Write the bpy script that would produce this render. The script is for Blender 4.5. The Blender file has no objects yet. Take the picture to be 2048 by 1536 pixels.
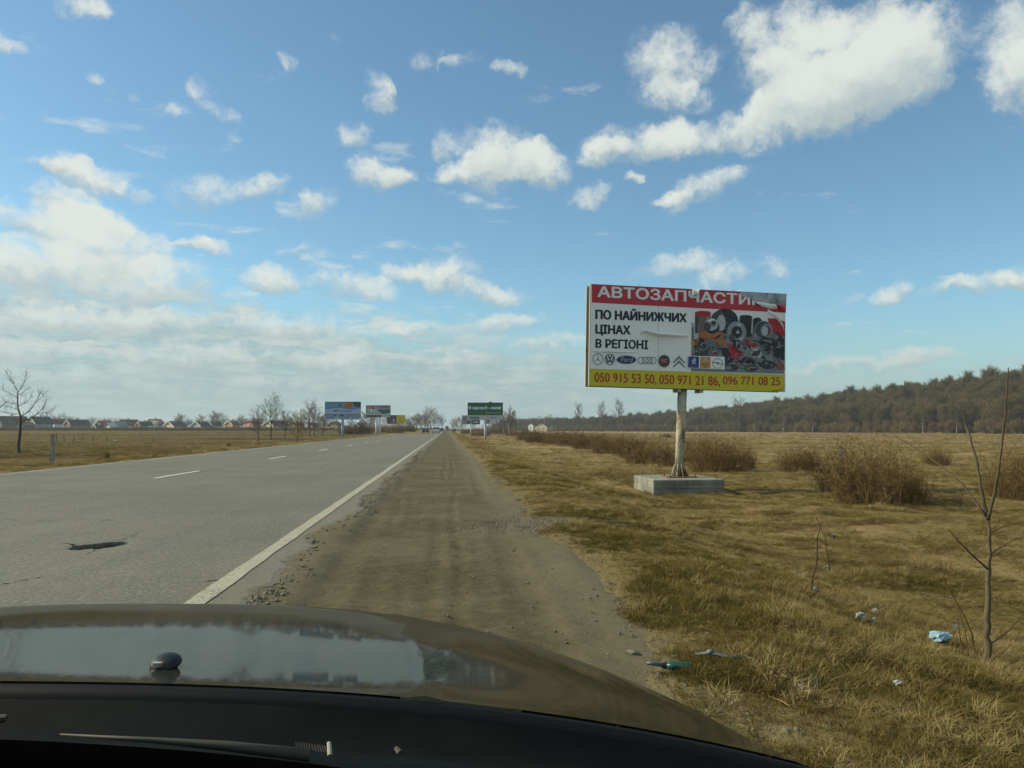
import bpy, bmesh, math, random
import numpy as np
from mathutils import Vector, Matrix, Euler
from math import radians, sin, cos, tan, pi, atan2, asin, sqrt

SC = bpy.context.scene
COL = SC.collection
random.seed(7)
RNG = np.random.default_rng(11)

# ------------------------------------------------------------------ camera
F = 1600.0                                   # focal length in photo pixels (2048 wide)
YAW, PITCH = radians(4.673), radians(3.22)
CAM = np.array((0.0, 0.0, 1.2))
cd = bpy.data.cameras.new('camera')
cam = bpy.data.objects.new('camera', cd); COL.objects.link(cam)
cd.sensor_width = 36.0; cd.lens = 36.0 * F / 2048.0
cd.clip_start = 0.05; cd.clip_end = 12000.0
cam.location = CAM
cam.rotation_euler = Euler((pi / 2 + PITCH, 0, -YAW), 'XYZ')
SC.camera = cam
_f = np.array((sin(YAW) * cos(PITCH), cos(YAW) * cos(PITCH), sin(PITCH)))
_r = np.array((cos(YAW), -sin(YAW), 0.0)); _u = np.cross(_r, _f)


def ray(px, py):
    d = _f + _r * ((px - 1024) / F) - _u * ((py - 768) / F)
    return d / np.linalg.norm(d)


def P(px, py, Y):
    d = ray(px, py)
    return CAM + d * (Y / d[1])


# ------------------------------------------------------------------ light
SUN_EL = radians(33); SUN_AZ = radians(-78)      # azimuth from the road direction, left is negative
SC.view_settings.view_transform = 'Standard'
SC.view_settings.look = 'None'
SC.view_settings.exposure = 0.0
SC.view_settings.gamma = 1.0
SC.render.film_transparent = False
SC.cycles.use_denoising = True
SC.cycles.max_bounces = 6; SC.cycles.diffuse_bounces = 2; SC.cycles.glossy_bounces = 3
SC.cycles.transparent_max_bounces = 8; SC.cycles.volume_bounces = 0
SC.cycles.caustics_reflective = False; SC.cycles.caustics_refractive = False

sl = bpy.data.lights.new('sun', 'SUN'); sl.energy = 5.0; sl.angle = radians(0.5); sl.color = (1.0, 0.93, 0.70)
so = bpy.data.objects.new('sun', sl); COL.objects.link(so)
sd = Vector((sin(SUN_AZ) * cos(SUN_EL), cos(SUN_AZ) * cos(SUN_EL), sin(SUN_EL)))
so.rotation_euler = (-sd).to_track_quat('-Z', 'Y').to_euler()
so.location = (-60, 20, 60)

# ------------------------------------------------------------------ sky
W = bpy.data.worlds.new('World'); SC.world = W; W.use_nodes = True
W.cycles.sampling_method = 'MANUAL'; W.cycles.sample_map_resolution = 512
WT = W.node_tree; WT.nodes.clear()


class NT:
    """small helper to write node trees"""
    def __init__(s, tree): s.t = tree
    def n(s, typ, **kw):
        nd = s.t.nodes.new(typ)
        for k, v in kw.items(): setattr(nd, k, v)
        return nd
    def l(s, a, b): s.t.links.new(a, b)
    def put(s, sock, v):
        if hasattr(v, 'links') or isinstance(v, bpy.types.NodeSocket): s.l(v, sock)
        else: sock.default_value = v
    def m(s, op, a, b=0.0, c=0.0, clamp=False):
        nd = s.n('ShaderNodeMath', operation=op, use_clamp=clamp)
        s.put(nd.inputs[0], a); s.put(nd.inputs[1], b); s.put(nd.inputs[2], c)
        return nd.outputs[0]
    def vm(s, op, a, b=(0, 0, 0)):
        nd = s.n('ShaderNodeVectorMath', operation=op)
        s.put(nd.inputs[0], a)
        if op == 'SCALE': s.put(nd.inputs['Scale'], b)
        else: s.put(nd.inputs[1], b)
        return nd.outputs['Value'] if op in ('DOT_PRODUCT', 'LENGTH') else nd.outputs[0]
    def noise(s, vec, scale, detail=4.0, rough=0.55, dist=0.0, col=False):
        nd = s.n('ShaderNodeTexNoise')
        if vec is not None: s.l(vec, nd.inputs['Vector'])
        nd.inputs['Scale'].default_value = scale; nd.inputs['Detail'].default_value = detail
        nd.inputs['Roughness'].default_value = rough; nd.inputs['Distortion'].default_value = dist
        return nd.outputs['Color'] if col else nd.outputs['Fac']
    def rng(s, v, a, b, c=0.0, d=1.0, smooth=True):
        nd = s.n('ShaderNodeMapRange'); nd.interpolation_type = 'SMOOTHSTEP' if smooth else 'LINEAR'
        s.put(nd.inputs[0], v)
        for i, x in enumerate((a, b, c, d)): s.put(nd.inputs[i + 1], x)
        return nd.outputs[0]
    def mix(s, f, a, b, mode='MIX'):
        nd = s.n('ShaderNodeMix', data_type='RGBA', blend_type=mode); nd.clamp_factor = True
        s.put(nd.inputs[0], f)
        for sock, v in ((nd.inputs[6], a), (nd.inputs[7], b)):
            if isinstance(v, tuple) and len(v) == 3: v = (*v, 1.0)
            s.put(sock, v)
        return nd.outputs[2]
    def ramp(s, f, stops):
        nd = s.n('ShaderNodeValToRGB'); cr = nd.color_ramp
        while len(cr.elements) < len(stops): cr.elements.new(0.5)
        for e, (p, c) in zip(cr.elements, stops): e.position = p; e.color = (*c, 1.0)
        s.put(nd.inputs[0], f); return nd.outputs[0]
    def xyz(s, v):
        nd = s.n('ShaderNodeSeparateXYZ'); s.l(v, nd.inputs[0]); return nd.outputs
    def comb(s, x, y, z=0.0):
        nd = s.n('ShaderNodeCombineXYZ')
        for k, v in enumerate((x, y, z)): s.put(nd.inputs[k], v)
        return nd.outputs[0]


w = NT(WT)
tc = w.n('ShaderNodeTexCoord')
D = tc.outputs['Generated']
sky = w.n('ShaderNodeTexSky', sky_type='NISHITA', sun_disc=False)
sky.sun_elevation = SUN_EL; sky.sun_rotation = SUN_AZ % (2 * pi)
sky.altitude = 250; sky.air_density = 1.0; sky.dust_density = 0.6; sky.ozone_density = 1.6
X = w.xyz(D)
az = w.m('ARCTAN2', X[0], X[1]); el = w.m('ARCSINE', X[2])
p0 = w.comb(az, el)
n1 = w.noise(p0, 9.0, 4.0, 0.6, col=True)
n2 = w.noise(p0, 34.0, 4.0, 0.65, col=True)
wp = w.vm('ADD', p0, w.vm('SCALE', w.vm('SUBTRACT', n1, (0.5, 0.5, 0.5)), 0.055))
wp = w.vm('ADD', wp, w.vm('SCALE', w.vm('SUBTRACT', n2, (0.5, 0.5, 0.5)), 0.026))
# cumulus puffs: direction in the sky (from the photo), half sizes, tilt, weight
CLOUDS = [
    (1710, 135, 170, 105, -8, 1.25), (1630, 205, 140, 62, -20, 1.1), (1800, 130, 70, 85, 0, 0.9), (1545, 120, 65, 85, 20, .7),
    (1500, 60, 40, 50, 20, .45), (1630, 45, 60, 45, 30, .5), (1325, 110, 75, 62, 15, .85), (1340, 185, 80, 40, 10, .7), (1460, 255, 120, 34, -12, .95),
    (1420, 120, 40, 30, 0, .4), (2060, 115, 90, 100, -15, 1.2), (2000, 20, 40, 30, -30, .3),
    (1010, 305, 95, 50, 8, 1.1), (1085, 322, 68, 46, 5, 1.1), (905, 345, 55, 28, -5, .8), (975, 340, 60, 45, 10, .9), (885, 285, 34, 30, 20, .42),
    (755, 342, 62, 36, 0, .85), (800, 350, 36, 30, 0, .8), (710, 268, 36, 24, -20, .6), (1275, 288, 110, 40, -5, .95), (1340, 280, 60, 45, 0, .8), (1205, 305, 50, 22, -10, .7),
    (1410, 378, 95, 34, -20, .85), (1340, 398, 45, 15, -10, .6), (1180, 385, 46, 22, -10, .7), (1268, 356, 18, 10, 0, .5),
    (860, 135, 36, 26, 10, .5), (915, 140, 40, 16, -15, .5), (1008, 146, 36, 18, 0, .45), (760, 185, 28, 48, -20, .5), (585, 112, 24, 20, 0, .4),
    (400, 182, 28, 24, 0, .45), (440, 218, 36, 16, 10, .5), (270, 208, 14, 18, 0, .4), (347, 228, 18, 16, 0, .35), (190, 160, 13, 13, 0, .3), (165, 8, 42, 24, 10, .6), (18, 68, 44, 16, 15, .5),
    (395, 378, 62, 40, 0, .62), (520, 370, 62, 32, -8, .75), (630, 402, 52, 34, -15, .55), (155, 345, 75, 32, 15, .8), (245, 372, 55, 18, 10, .6), (90, 330, 50, 15, 0, .35),
    (170, 418, 100, 30, 18, .85), (40, 440, 85, 40, 0, .7), (210, 485, 125, 62, 5, 1.1), (50, 535, 130, 50, 0, 1.1), (290, 560, 140, 48, 0, .95),
    (440, 495, 38, 22, 0, .75), (395, 480, 45, 15, 0, .6), (590, 497, 45, 14, -25, .5), (555, 565, 55, 32, 0, .8), (700, 575, 95, 36, 8, .85),
    (885, 548, 80, 36, -5, 1.0), (975, 582, 70, 28, 10, .85), (800, 545, 50, 24, 0, .6), (1365, 538, 95, 30, -5, .75), (1440, 560, 70, 28, -15, .5), (1540, 545, 30, 30, 30, .3),
    (110, 635, 150, 30, 0, .8), (330, 640, 130, 28, 2, .7), (560, 655, 150, 26, 0, .75), (790, 668, 110, 22, -3, .75), (1000, 648, 90, 24, -5, .6), (60, 700, 170, 24, 0, .7),
    (360, 705, 160, 22, 0, .6), (640, 715, 140, 20, 0, .6), (900, 720, 120, 18, 0, .55), (1090, 690, 90, 18, 0, .5), (180, 765, 200, 18, 0, .5), (560, 770, 170, 16, 0, .45), (900, 775, 150, 14, 0, .4), (1720, 735, 150, 14, -2, .4),
    (1945, 568, 95, 20, -8, .8), (1770, 586, 42, 22, -20, .65), (1690, 606, 34, 18, -30, .45), (1850, 712, 70, 18, -6, .8), (2030, 545, 30, 20, -30, .5),
]
Fsum = Hsum = None
for (px, py, a, b, ang, s) in CLOUDS:
    d = ray(px, py)
    ca, ce = atan2(d[0], d[1]), asin(d[2])
    mp = w.n('ShaderNodeMapping', vector_type='TEXTURE')
    mp.inputs['Location'].default_value = (ca, ce, 0)
    mp.inputs['Rotation'].default_value = (0, 0, radians(-ang))
    mp.inputs['Scale'].default_value = (1.08 * a / F / cos(ce), 1.12 * b / F, 1)
    if Hsum is None: w.l(wp, mp.inputs[0])
    else:                       # chained so that few values are alive at once
        ch = w.n('ShaderNodeVectorMath', operation='MULTIPLY_ADD')
        w.l(Hsum, ch.inputs[0]); ch.inputs[1].default_value = (1e-9, 1e-9, 1e-9); w.l(wp, ch.inputs[2])
        w.l(ch.outputs[0], mp.inputs[0])
    q = mp.outputs[0]
    k = w.m('SUBTRACT', 1.0, w.vm('DOT_PRODUCT', q, q), clamp=True)
    k = w.m('MULTIPLY', k, s + (0.22 if s < 0.7 else 0.1 if s < .86 else 0.0))
    Fsum = k if Fsum is None else w.m('ADD', Fsum, k)
    h = w.m('MULTIPLY', k, w.xyz(q)[1])
    Hsum = h if Hsum is None else w.m('ADD', Hsum, h)
fine = w.noise(wp, 20.0, 8.0, 0.66)
fine2 = w.noise(p0, 70.0, 4.0, 0.6)
fl = w.m('ADD', w.m('MULTIPLY', w.m('SUBTRACT', fine, 0.5), 3.2), w.m('MULTIPLY', w.m('SUBTRACT', fine2, 0.5), 0.9))
Fc = w.m('MULTIPLY', Fsum, 1.25)
gate = w.m('MULTIPLY', Fc, 3.0, clamp=True)
dens = w.m('ADD', w.m('SUBTRACT', Fc, 0.16), w.m('MULTIPLY', fl, gate))
dens = w.m('ADD', w.m('MULTIPLY', w.rng(dens, 0.05, 1.5), 0.72), w.m('MULTIPLY', w.rng(dens, -0.35, 0.9), 0.28))
dens = w.m('MULTIPLY', dens, 0.95)
hgt = w.m('DIVIDE', Hsum, w.m('MAXIMUM', Fsum, 0.05))
# field of small broken puffs, thicker toward the left and toward the horizon
zq = w.m('ADD', w.m('MAXIMUM', X[2], 0.0), 0.10)
pq = w.comb(w.m('DIVIDE', X[0], zq), w.m('DIVIDE', X[1], zq))
pf = w.noise(pq, 3.1, 7.0, 0.62, 0.2)
pcov = w.m('MULTIPLY', w.rng(az, -0.75, 0.35, 1.0, 0.25, smooth=False), w.rng(el, 0.46, 0.10, 0.35, 1.0, smooth=False))
puff = w.rng(w.m('ADD', pf, w.m('MULTIPLY', w.m('SUBTRACT', pcov, 1.0), 0.16)), 0.45, 0.66)
puff = w.m('MULTIPLY', puff, w.rng(el, 0.03, 0.09, 0.0, 0.8))
dens = w.m('MAXIMUM', dens, puff)
# sheet of small cloud low over the horizon, in perspective on a flat cloud base
zz = w.m('ADD', w.m('MAXIMUM', X[2], 0.0), 0.055)
pl = w.comb(w.m('DIVIDE', X[0], zz), w.m('DIVIDE', X[1], zz))
s1 = w.noise(pl, 1.35, 7.0, 0.60, 0.35)
s2 = w.noise(w.comb(w.m('MULTIPLY', az, 5.0), w.m('MULTIPLY', el, 17.0)), 3.6, 6.0, 0.60)
sh = w.m('ADD', w.m('MULTIPLY', s1, 0.45), w.m('MULTIPLY', s2, 0.55))
# the sheet reaches higher on the left than on the right
top = w.rng(az, -0.55, 0.35, 0.275, 0.10, smooth=False)
cov = w.rng(w.m('DIVIDE', el, top), 0.35, 1.2, 1.0, 0.0)
rightfade = w.rng(az, 0.05, 0.45, 1.0, 0.45)
sheet = w.rng(w.m('ADD', sh, w.m('SUBTRACT', w.m('MULTIPLY', cov, 0.36), 0.36)), 0.31, 0.50)
sheet = w.m('MULTIPLY', w.m('MULTIPLY', sheet, rightfade), 0.85)
# colours
skyc = w.vm('MULTIPLY', sky.outputs[0], (0.77, 1.045, 1.05))
shade = w.rng(w.m('ADD', hgt, w.m('MULTIPLY', fl, 0.35)), -0.75, 0.25)
cum = w.mix(shade, (3.3, 4.0, 4.1), (6.0, 6.3, 5.85))
shs = w.rng(w.m('ADD', sh, w.m('MULTIPLY', w.m('SUBTRACT', fine, 0.5), 0.3)), 0.40, 0.60)
lowc = w.mix(shs, (2.35, 3.1, 3.2), (4.9, 5.35, 5.0))
c = w.mix(sheet, skyc, lowc)
# the same broken cloud cover goes on overhead and behind
zo = w.m('ADD', w.m('MAXIMUM', X[2], 0.0), 0.12)
po = w.comb(w.m('DIVIDE', X[0], zo), w.m('DIVIDE', X[1], zo))
so_ = w.rng(w.noise(po, 0.75, 6.0, 0.6), 0.47, 0.60)
outm = w.m('MAXIMUM', w.rng(w.m('ABSOLUTE', w.m('SUBTRACT', az, YAW)), 0.70, 0.85), w.rng(el, 0.50, 0.60))
c = w.mix(w.m('MULTIPLY', w.m('MULTIPLY', so_, outm), 0.85), c, (5.1, 5.5, 5.1))
c = w.mix(dens, c, cum)
hz = w.rng(el, 0.0, 0.17, 0.70, 0.0)
c = w.mix(hz, c, (2.65, 3.65, 3.75))
bg = w.n('ShaderNodeBackground'); bg.inputs['Strength'].default_value = 0.13
out = w.n('ShaderNodeOutputWorld')
w.l(c, bg.inputs[0]); w.l(bg.outputs[0], out.inputs[0])


# ================================================================== helpers
def tag(o, label=None, cat=None, group=None, kind=None):
    if label: o['label'] = label
    if cat: o['category'] = cat
    if group: o['group'] = group
    if kind: o['kind'] = kind
    return o


def empty(name, loc=(0, 0, 0), rz=0.0):
    o = bpy.data.objects.new(name, None); COL.objects.link(o)
    o.empty_display_size = 0.2
    o.location = loc; o.rotation_euler = (0, 0, rz)
    return o


def copy_tree(o, parent=None):
    c = o.copy(); COL.objects.link(c)
    if parent is not None: c.parent = parent
    for ch in [x for x in o.children]: copy_tree(ch, c)
    return c


class MB:
    """collects simple solids and builds them as ONE mesh object"""
    def __init__(s): s.v = []; s.f = []; s.mi = []; s.cur = 0
    def add(s, vs, fs):
        b = len(s.v); s.v.extend([tuple(map(float, v)) for v in vs])
        for f in fs: s.f.append(tuple(b + i for i in f)); s.mi.append(s.cur)
    def box(s, c, d, M=None):
        x, y, z = (k / 2 for k in d)
        vs = [Vector((sx * x, sy * y, sz * z)) for sz in (-1, 1) for sy in (-1, 1) for sx in (-1, 1)]
        if M is not None: vs = [M @ v for v in vs]
        s.add([v + Vector(c) for v in vs], [(0, 2, 3, 1), (4, 5, 7, 6), (0, 1, 5, 4), (2, 6, 7, 3), (0, 4, 6, 2), (1, 3, 7, 5)])
    def hexa(s, pts):      # 8 corners, bottom 4 then top 4, both counter-clockwise
        s.add(pts, [(3, 2, 1, 0), (4, 5, 6, 7), (0, 1, 5, 4), (1, 2, 6, 5), (2, 3, 7, 6), (3, 0, 4, 7)])
    def tube(s, pts, rad, n=6, cap=True):
        pts = [Vector(p) for p in pts]
        rad = list(rad) if hasattr(rad, '__len__') else [rad] * len(pts)
        b = len(s.v); k = len(pts); prev = None
        for i, p in enumerate(pts):
            t = (pts[min(i + 1, k - 1)] - pts[max(i - 1, 0)])
            t = t.normalized() if t.length > 1e-9 else Vector((0, 0, 1))
            a = t.cross(Vector((0.13, 0.97, 0.21)) if abs(t.y) < 0.9 else Vector((1, 0, 0))).normalized()
            if prev is not None:
                a2 = prev - t * prev.dot(t)
                if a2.length > 1e-6: a = a2.normalized()
            prev = a; c = t.cross(a)
            for j in range(n):
                th = 2 * pi * j / n
                s.v.append(tuple(p + (a * cos(th) + c * sin(th)) * rad[i]))
        for i in range(k - 1):
            for j in range(n):
                s.f.append((b + i * n + j, b + i * n + (j + 1) % n, b + (i + 1) * n + (j + 1) % n, b + (i + 1) * n + j)); s.mi.append(s.cur)
        if cap and n > 2:
            s.f.append(tuple(b + j for j in reversed(range(n)))); s.mi.append(s.cur)
            s.f.append(tuple(b + (k - 1) * n + j for j in range(n))); s.mi.append(s.cur)
    def prism(s, poly, h, M=None):     # polygon in XZ extruded along +Y by h
        n = len(poly)
        A = [Vector((x, 0, z)) for x, z in poly]; B = [Vector((x, h, z)) for x, z in poly]
        vs = A + B
        if M is not None: vs = [M @ v for v in vs]
        s.add(vs, [tuple(range(n)), tuple(reversed(range(n, 2 * n)))] + [(i, i + n, (i + 1) % n + n, (i + 1) % n) for i in range(n)])
    def build(s, name, mat, parent=None, smooth=False):
        me = bpy.data.meshes.new(name); me.from_pydata(s.v, [], s.f)
        for m in (mat if isinstance(mat, (list, tuple)) else [mat]): me.materials.append(m)
        me.polygons.foreach_set('material_index', s.mi)
        if smooth: me.polygons.foreach_set('use_smooth', [True] * len(me.polygons))
        me.update()
        o = bpy.data.objects.new(name, me); COL.objects.link(o)
        if parent is not None: o.parent = parent
        return o


def mesh_obj(name, v, f, mat, parent=None, smooth=False, link=True):
    me = bpy.data.meshes.new(name); me.from_pydata([tuple(map(float, x)) for x in v], [], f)
    for m in (mat if isinstance(mat, (list, tuple)) else [mat]): me.materials.append(m)
    if smooth: me.polygons.foreach_set('use_smooth', [True] * len(me.polygons))
    me.update()
    o = bpy.data.objects.new(name, me)
    if link: COL.objects.link(o)
    if parent is not None: o.parent = parent
    return o


def grid_obj(name, xs2, ys2, zs2, mat, parent=None, smooth=True):
    ny, nx = zs2.shape
    v = np.stack([xs2, ys2, zs2], -1).reshape(-1, 3)
    i = np.arange(ny * nx).reshape(ny, nx)
    q = np.stack([i[:-1, :-1], i[:-1, 1:], i[1:, 1:], i[1:, :-1]], -1).reshape(-1, 4)
    me = bpy.data.meshes.new(name)
    me.vertices.add(len(v)); me.vertices.foreach_set('co', v.ravel().astype(np.float32))
    me.loops.add(q.size); me.loops.foreach_set('vertex_index', q.ravel().astype(np.int32))
    me.polygons.add(len(q))
    me.polygons.foreach_set('loop_start', np.arange(0, q.size, 4, dtype=np.int32))
    me.polygons.foreach_set('loop_total', np.full(len(q), 4, dtype=np.int32))
    me.polygons.foreach_set('use_smooth', np.full(len(q), smooth))
    me.materials.append(mat); me.update(calc_edges=True); me.validate()
    o = bpy.data.objects.new(name, me); COL.objects.link(o)
    if parent is not None: o.parent = parent
    return o


def _h(ix, iy, seed):
    n = (ix.astype(np.int64) * 374761393 + iy.astype(np.int64) * 668265263 + seed * 974711) & 0x7fffffff
    n = ((n ^ (n >> 13)) * 1274126177) & 0x7fffffff
    return ((n ^ (n >> 16)) & 0xffff) / 65535.0


def vnoise(x, y, seed=0):
    x = np.asarray(x, float); y = np.asarray(y, float)
    ix = np.floor(x); iy = np.floor(y); fx = x - ix; fy = y - iy
    fx = fx * fx * (3 - 2 * fx); fy = fy * fy * (3 - 2 * fy)
    a = _h(ix, iy, seed); b = _h(ix + 1, iy, seed); c = _h(ix, iy + 1, seed); d = _h(ix + 1, iy + 1, seed)
    return (a * (1 - fx) + b * fx) * (1 - fy) + (c * (1 - fx) + d * fx) * fy - 0.5


def fbm(x, y, seed=0, o=3):
    return sum(vnoise(np.asarray(x) * 2 ** k, np.asarray(y) * 2 ** k, seed + k) / 2 ** k for k in range(o))


def sst(a, b, x):
    t = np.clip((np.asarray(x, float) - a) / (b - a), 0, 1); return t * t * (3 - 2 * t)


# ------------------------------------------------------------------ terrain
FA, FB = np.array((96.0, 730.0)), np.array((232.0, 250.0))   # foot of the wood


def wood_s(x, y):
    d = (FB - FA) / np.linalg.norm(FB - FA); n = np.array((-d[1], d[0]))
    s = (np.asarray(x) - FA[0]) * n[0] + (np.asarray(y) - FA[1]) * n[1]
    t = ((np.asarray(x) - FA[0]) * d[0] + (np.asarray(y) - FA[1]) * d[1]) / np.linalg.norm(FB - FA)
    return s, t


def ground_z(x, y):
    x = np.asarray(x, float); y = np.asarray(y, float)
    edge = 1.30 + 0.5 * fbm(y * 0.55, y * 0 + 3.3, 5, 3)
    # right side: rim of the verge, bank, then the field
    zr = -0.17 + 0.15 * sst(edge - 0.75, edge + 0.25, x)
    zr = zr - 0.585 * sst(1.9, 5.0, x) - 0.06 * sst(12, 60, x)
    rr = sst(1.2, 3.0, x)
    zr = zr + rr * (0.16 * fbm(x * 0.35, y * 0.3, 21, 3) + 0.05 * fbm(x * 1.7, y * 1.7, 25, 3))
    # left side
    zl = -0.16 + 0.10 * sst(-11.9, -13.2, x) - 0.35 * sst(-14.5, -19.0, x) + 0.75 * sst(60, 480, np.abs(x) * 0.6 + y)
    rl = sst(-12.5, -15.0, x)
    zl = zl + rl * (0.22 * fbm(x * 0.25, y * 0.2, 31, 3) + 0.05 * fbm(x * 1.3, y * 1.3, 35, 3))
    z = np.where(x > -5, zr, zl)
    # wooded rise on the right
    s, t = wood_s(x, y)
    z = z + np.where(x > 40, sst(0, 75, s) * (0.5 + 23.0 * np.clip(t, 0, 1.3) ** 1.2) + sst(75, 200, s) * 4, 0)
    return z


def Gp(px, py):
    d = ray(px, py); t = 2.0
    for i in range(3000):
        p = CAM + d * t
        if p[2] <= float(ground_z(p[0], p[1])): break
        t *= 1.004
    return p[0], p[1], float(ground_z(p[0], p[1]))


def gz(x, y): return float(ground_z(x, y))


# ------------------------------------------------------------------ materials
def new_mat(name):
    m = bpy.data.materials.new(name); m.use_nodes = True
    m.node_tree.nodes.clear(); t = NT(m.node_tree)
    o = t.n('ShaderNodeOutputMaterial'); b = t.n('ShaderNodeBsdfPrincipled')
    t.l(b.outputs[0], o.inputs[0])
    return m, t, b, o


def mat(name, col, rough=0.7, metal=0.0, var=0.12, scale=4.0, bump=0.0, bscale=40.0, spec=0.4, coat=0.0):
    m, t, b, o = new_mat(name)
    tcn = t.n('ShaderNodeTexCoord').outputs['Object']
    n = t.noise(tcn, scale, 5.0, 0.6)
    dark = tuple(c * (1 - var) for c in col); lite = tuple(min(1, c * (1 + var)) for c in col)
    t.l(t.mix(t.rng(n, 0.3, 0.7), dark, lite), b.inputs['Base Color'])
    b.inputs['Roughness'].default_value = rough; b.inputs['Metallic'].default_value = metal
    b.inputs['Specular IOR Level'].default_value = spec; b.inputs['Coat Weight'].default_value = coat
    if bump:
        bn = t.n('ShaderNodeBump'); bn.inputs['Strength'].default_value = bump; bn.inputs['Distance'].default_value = 0.02
        t.l(t.noise(tcn, bscale, 4.0, 0.6), bn.inputs['Height']); t.l(bn.outputs[0], b.inputs['Normal'])
    return m


def m_asphalt():
    m, t, b, o = new_mat('asphalt')
    pos = t.n('ShaderNodeNewGeometry').outputs['Position']
    X = t.xyz(pos)
    big = t.noise(pos, 0.35, 4.0, 0.55)
    lane = t.noise(t.comb(t.m('MULTIPLY', X[0], 1.3), t.m('MULTIPLY', X[1], 0.035)), 1.6, 3.0, 0.5)
    grit = t.noise(pos, 34.0, 4.0, 0.78)
    vor = t.n('ShaderNodeTexVoronoi'); vor.inputs['Scale'].default_value = 48.0; t.l(pos, vor.inputs['Vector'])
    c = t.mix(t.rng(big, 0.3, 0.7), (0.112, 0.106, 0.080), (0.150, 0.141, 0.107))
    c = t.mix(t.m('MULTIPLY', t.rng(lane, 0.40, 0.72), 0.35), c, (0.085, 0.082, 0.066))
    c = t.mix(t.m('MULTIPLY', t.rng(grit, 0.52, 0.75), 0.8), c, (0.27, 0.25, 0.185))
    c = t.mix(t.m('MULTIPLY', t.rng(grit, 0.46, 0.28), 0.7), c, (0.04, 0.04, 0.034))
    c = t.mix(t.m('MULTIPLY', t.rng(vor.outputs['Color'], 0.60, 0.85), 0.5), c, (0.28, 0.26, 0.20))
    # sealed cracks meandering over the lanes
    wv = t.noise(pos, 0.8, 4.0, 0.7, col=True)
    wp_ = t.vm('ADD', pos, t.vm('SCALE', t.vm('SUBTRACT', wv, (.5, .5, .5)), 1.4))
    cr = t.n('ShaderNodeTexVoronoi', feature='DISTANCE_TO_EDGE'); cr.inputs['Scale'].default_value = 0.23; t.l(wp_, cr.inputs['Vector'])
    crm = t.m('MULTIPLY', t.rng(cr.outputs['Distance'], 0.0, 0.0035, 1.0, 0.0), t.rng(t.noise(pos, 0.22, 2.0), 0.5, 0.62))
    c = t.mix(t.m('MULTIPLY', crm, 0.75), c, (0.05, 0.05, 0.045))
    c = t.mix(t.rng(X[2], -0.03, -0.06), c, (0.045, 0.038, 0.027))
    # dust blown over the right edge
    du = t.rng(t.m('ADD', X[0], t.m('MULTIPLY', t.noise(pos, 1.8, 4.0, 0.6), 0.8)), -1.55, -0.95)
    c = t.mix(t.m('MULTIPLY', du, 0.6), c, (0.19, 0.168, 0.115))
    t.l(c, b.inputs['Base Color'])
    b.inputs['Roughness'].default_value = 0.85; b.inputs['Specular IOR Level'].default_value = 0.3
    bn = t.n('ShaderNodeBump'); bn.inputs['Strength'].default_value = 0.7; bn.inputs['Distance'].default_value = 0.012
    t.l(t.m('ADD', grit, t.m('MULTIPLY', crm, -1.2)), bn.inputs['Height']); t.l(bn.outputs[0], b.inputs['Normal'])
    return m


def m_dirt():
    m, t, b, o = new_mat('shoulder_dirt')
    pos = t.n('ShaderNodeNewGeometry').outputs['Position']
    X = t.xyz(pos)
    n1 = t.noise(pos, 0.8, 5.0, 0.6); n2 = t.noise(pos, 4.5, 5.0, 0.65); n3 = t.noise(pos, 26.0, 6.0, 0.8); n4 = t.noise(pos, 11.0, 4.0, 0.65)
    st = t.noise(t.comb(t.m('MULTIPLY', X[0], 5.0), t.m('MULTIPLY', X[1], 0.5)), 1.2, 5.0, 0.65, 0.6)
    c = t.mix(t.rng(n1, 0.36, 0.64), (0.084, 0.068, 0.032), (0.124, 0.103, 0.056))
    c = t.mix(t.m('MULTIPLY', t.rng(st, 0.42, 0.7), 0.25), c, (0.145, 0.118, 0.063))
    c = t.mix(t.m('MULTIPLY', t.rng(n2, 0.5, 0.75), 0.45), c, (0.048, 0.037, 0.016))
    c = t.mix(t.m('MULTIPLY', t.rng(n4, 0.5, 0.68), 0.45), c, (0.150, 0.128, 0.078))
    c = t.mix(t.m('MULTIPLY', t.rng(n4, 0.46, 0.32), 0.45), c, (0.042, 0.032, 0.014))
    # pale dry dust along both rims
    rim = t.rng(t.m('ADD', X[0], t.m('MULTIPLY', n2, 0.6)), 0.75, 1.35)
    riml = t.rng(t.m('SUBTRACT', X[0], t.m('MULTIPLY', n2, 0.6)), -1.15, -1.6)
    c = t.mix(t.m('MULTIPLY', t.m('MAXIMUM', rim, riml), 0.65), c, (0.165, 0.139, 0.082))
    c = t.mix(t.m('MULTIPLY', t.rng(n3, 0.56, 0.78), 0.6), c, (0.23, 0.195, 0.13))
    c = t.mix(t.m('MULTIPLY', t.rng(n3, 0.44, 0.26), 0.55), c, (0.036, 0.028, 0.015))
    t.l(c, b.inputs['Base Color']); b.inputs['Roughness'].default_value = 0.95; b.inputs['Specular IOR Level'].default_value = 0.15
    bn = t.n('ShaderNodeBump'); bn.inputs['Strength'].default_value = 0.8; bn.inputs['Distance'].default_value = 0.03
    t.l(t.m('ADD', t.m('ADD', t.m('MULTIPLY', n2, 0.5), t.m('MULTIPLY', n4, 0.5)), t.m('MULTIPLY', n3, 0.55)), bn.inputs['Height']); t.l(bn.outputs[0], b.inputs['Normal'])
    return m


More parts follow.
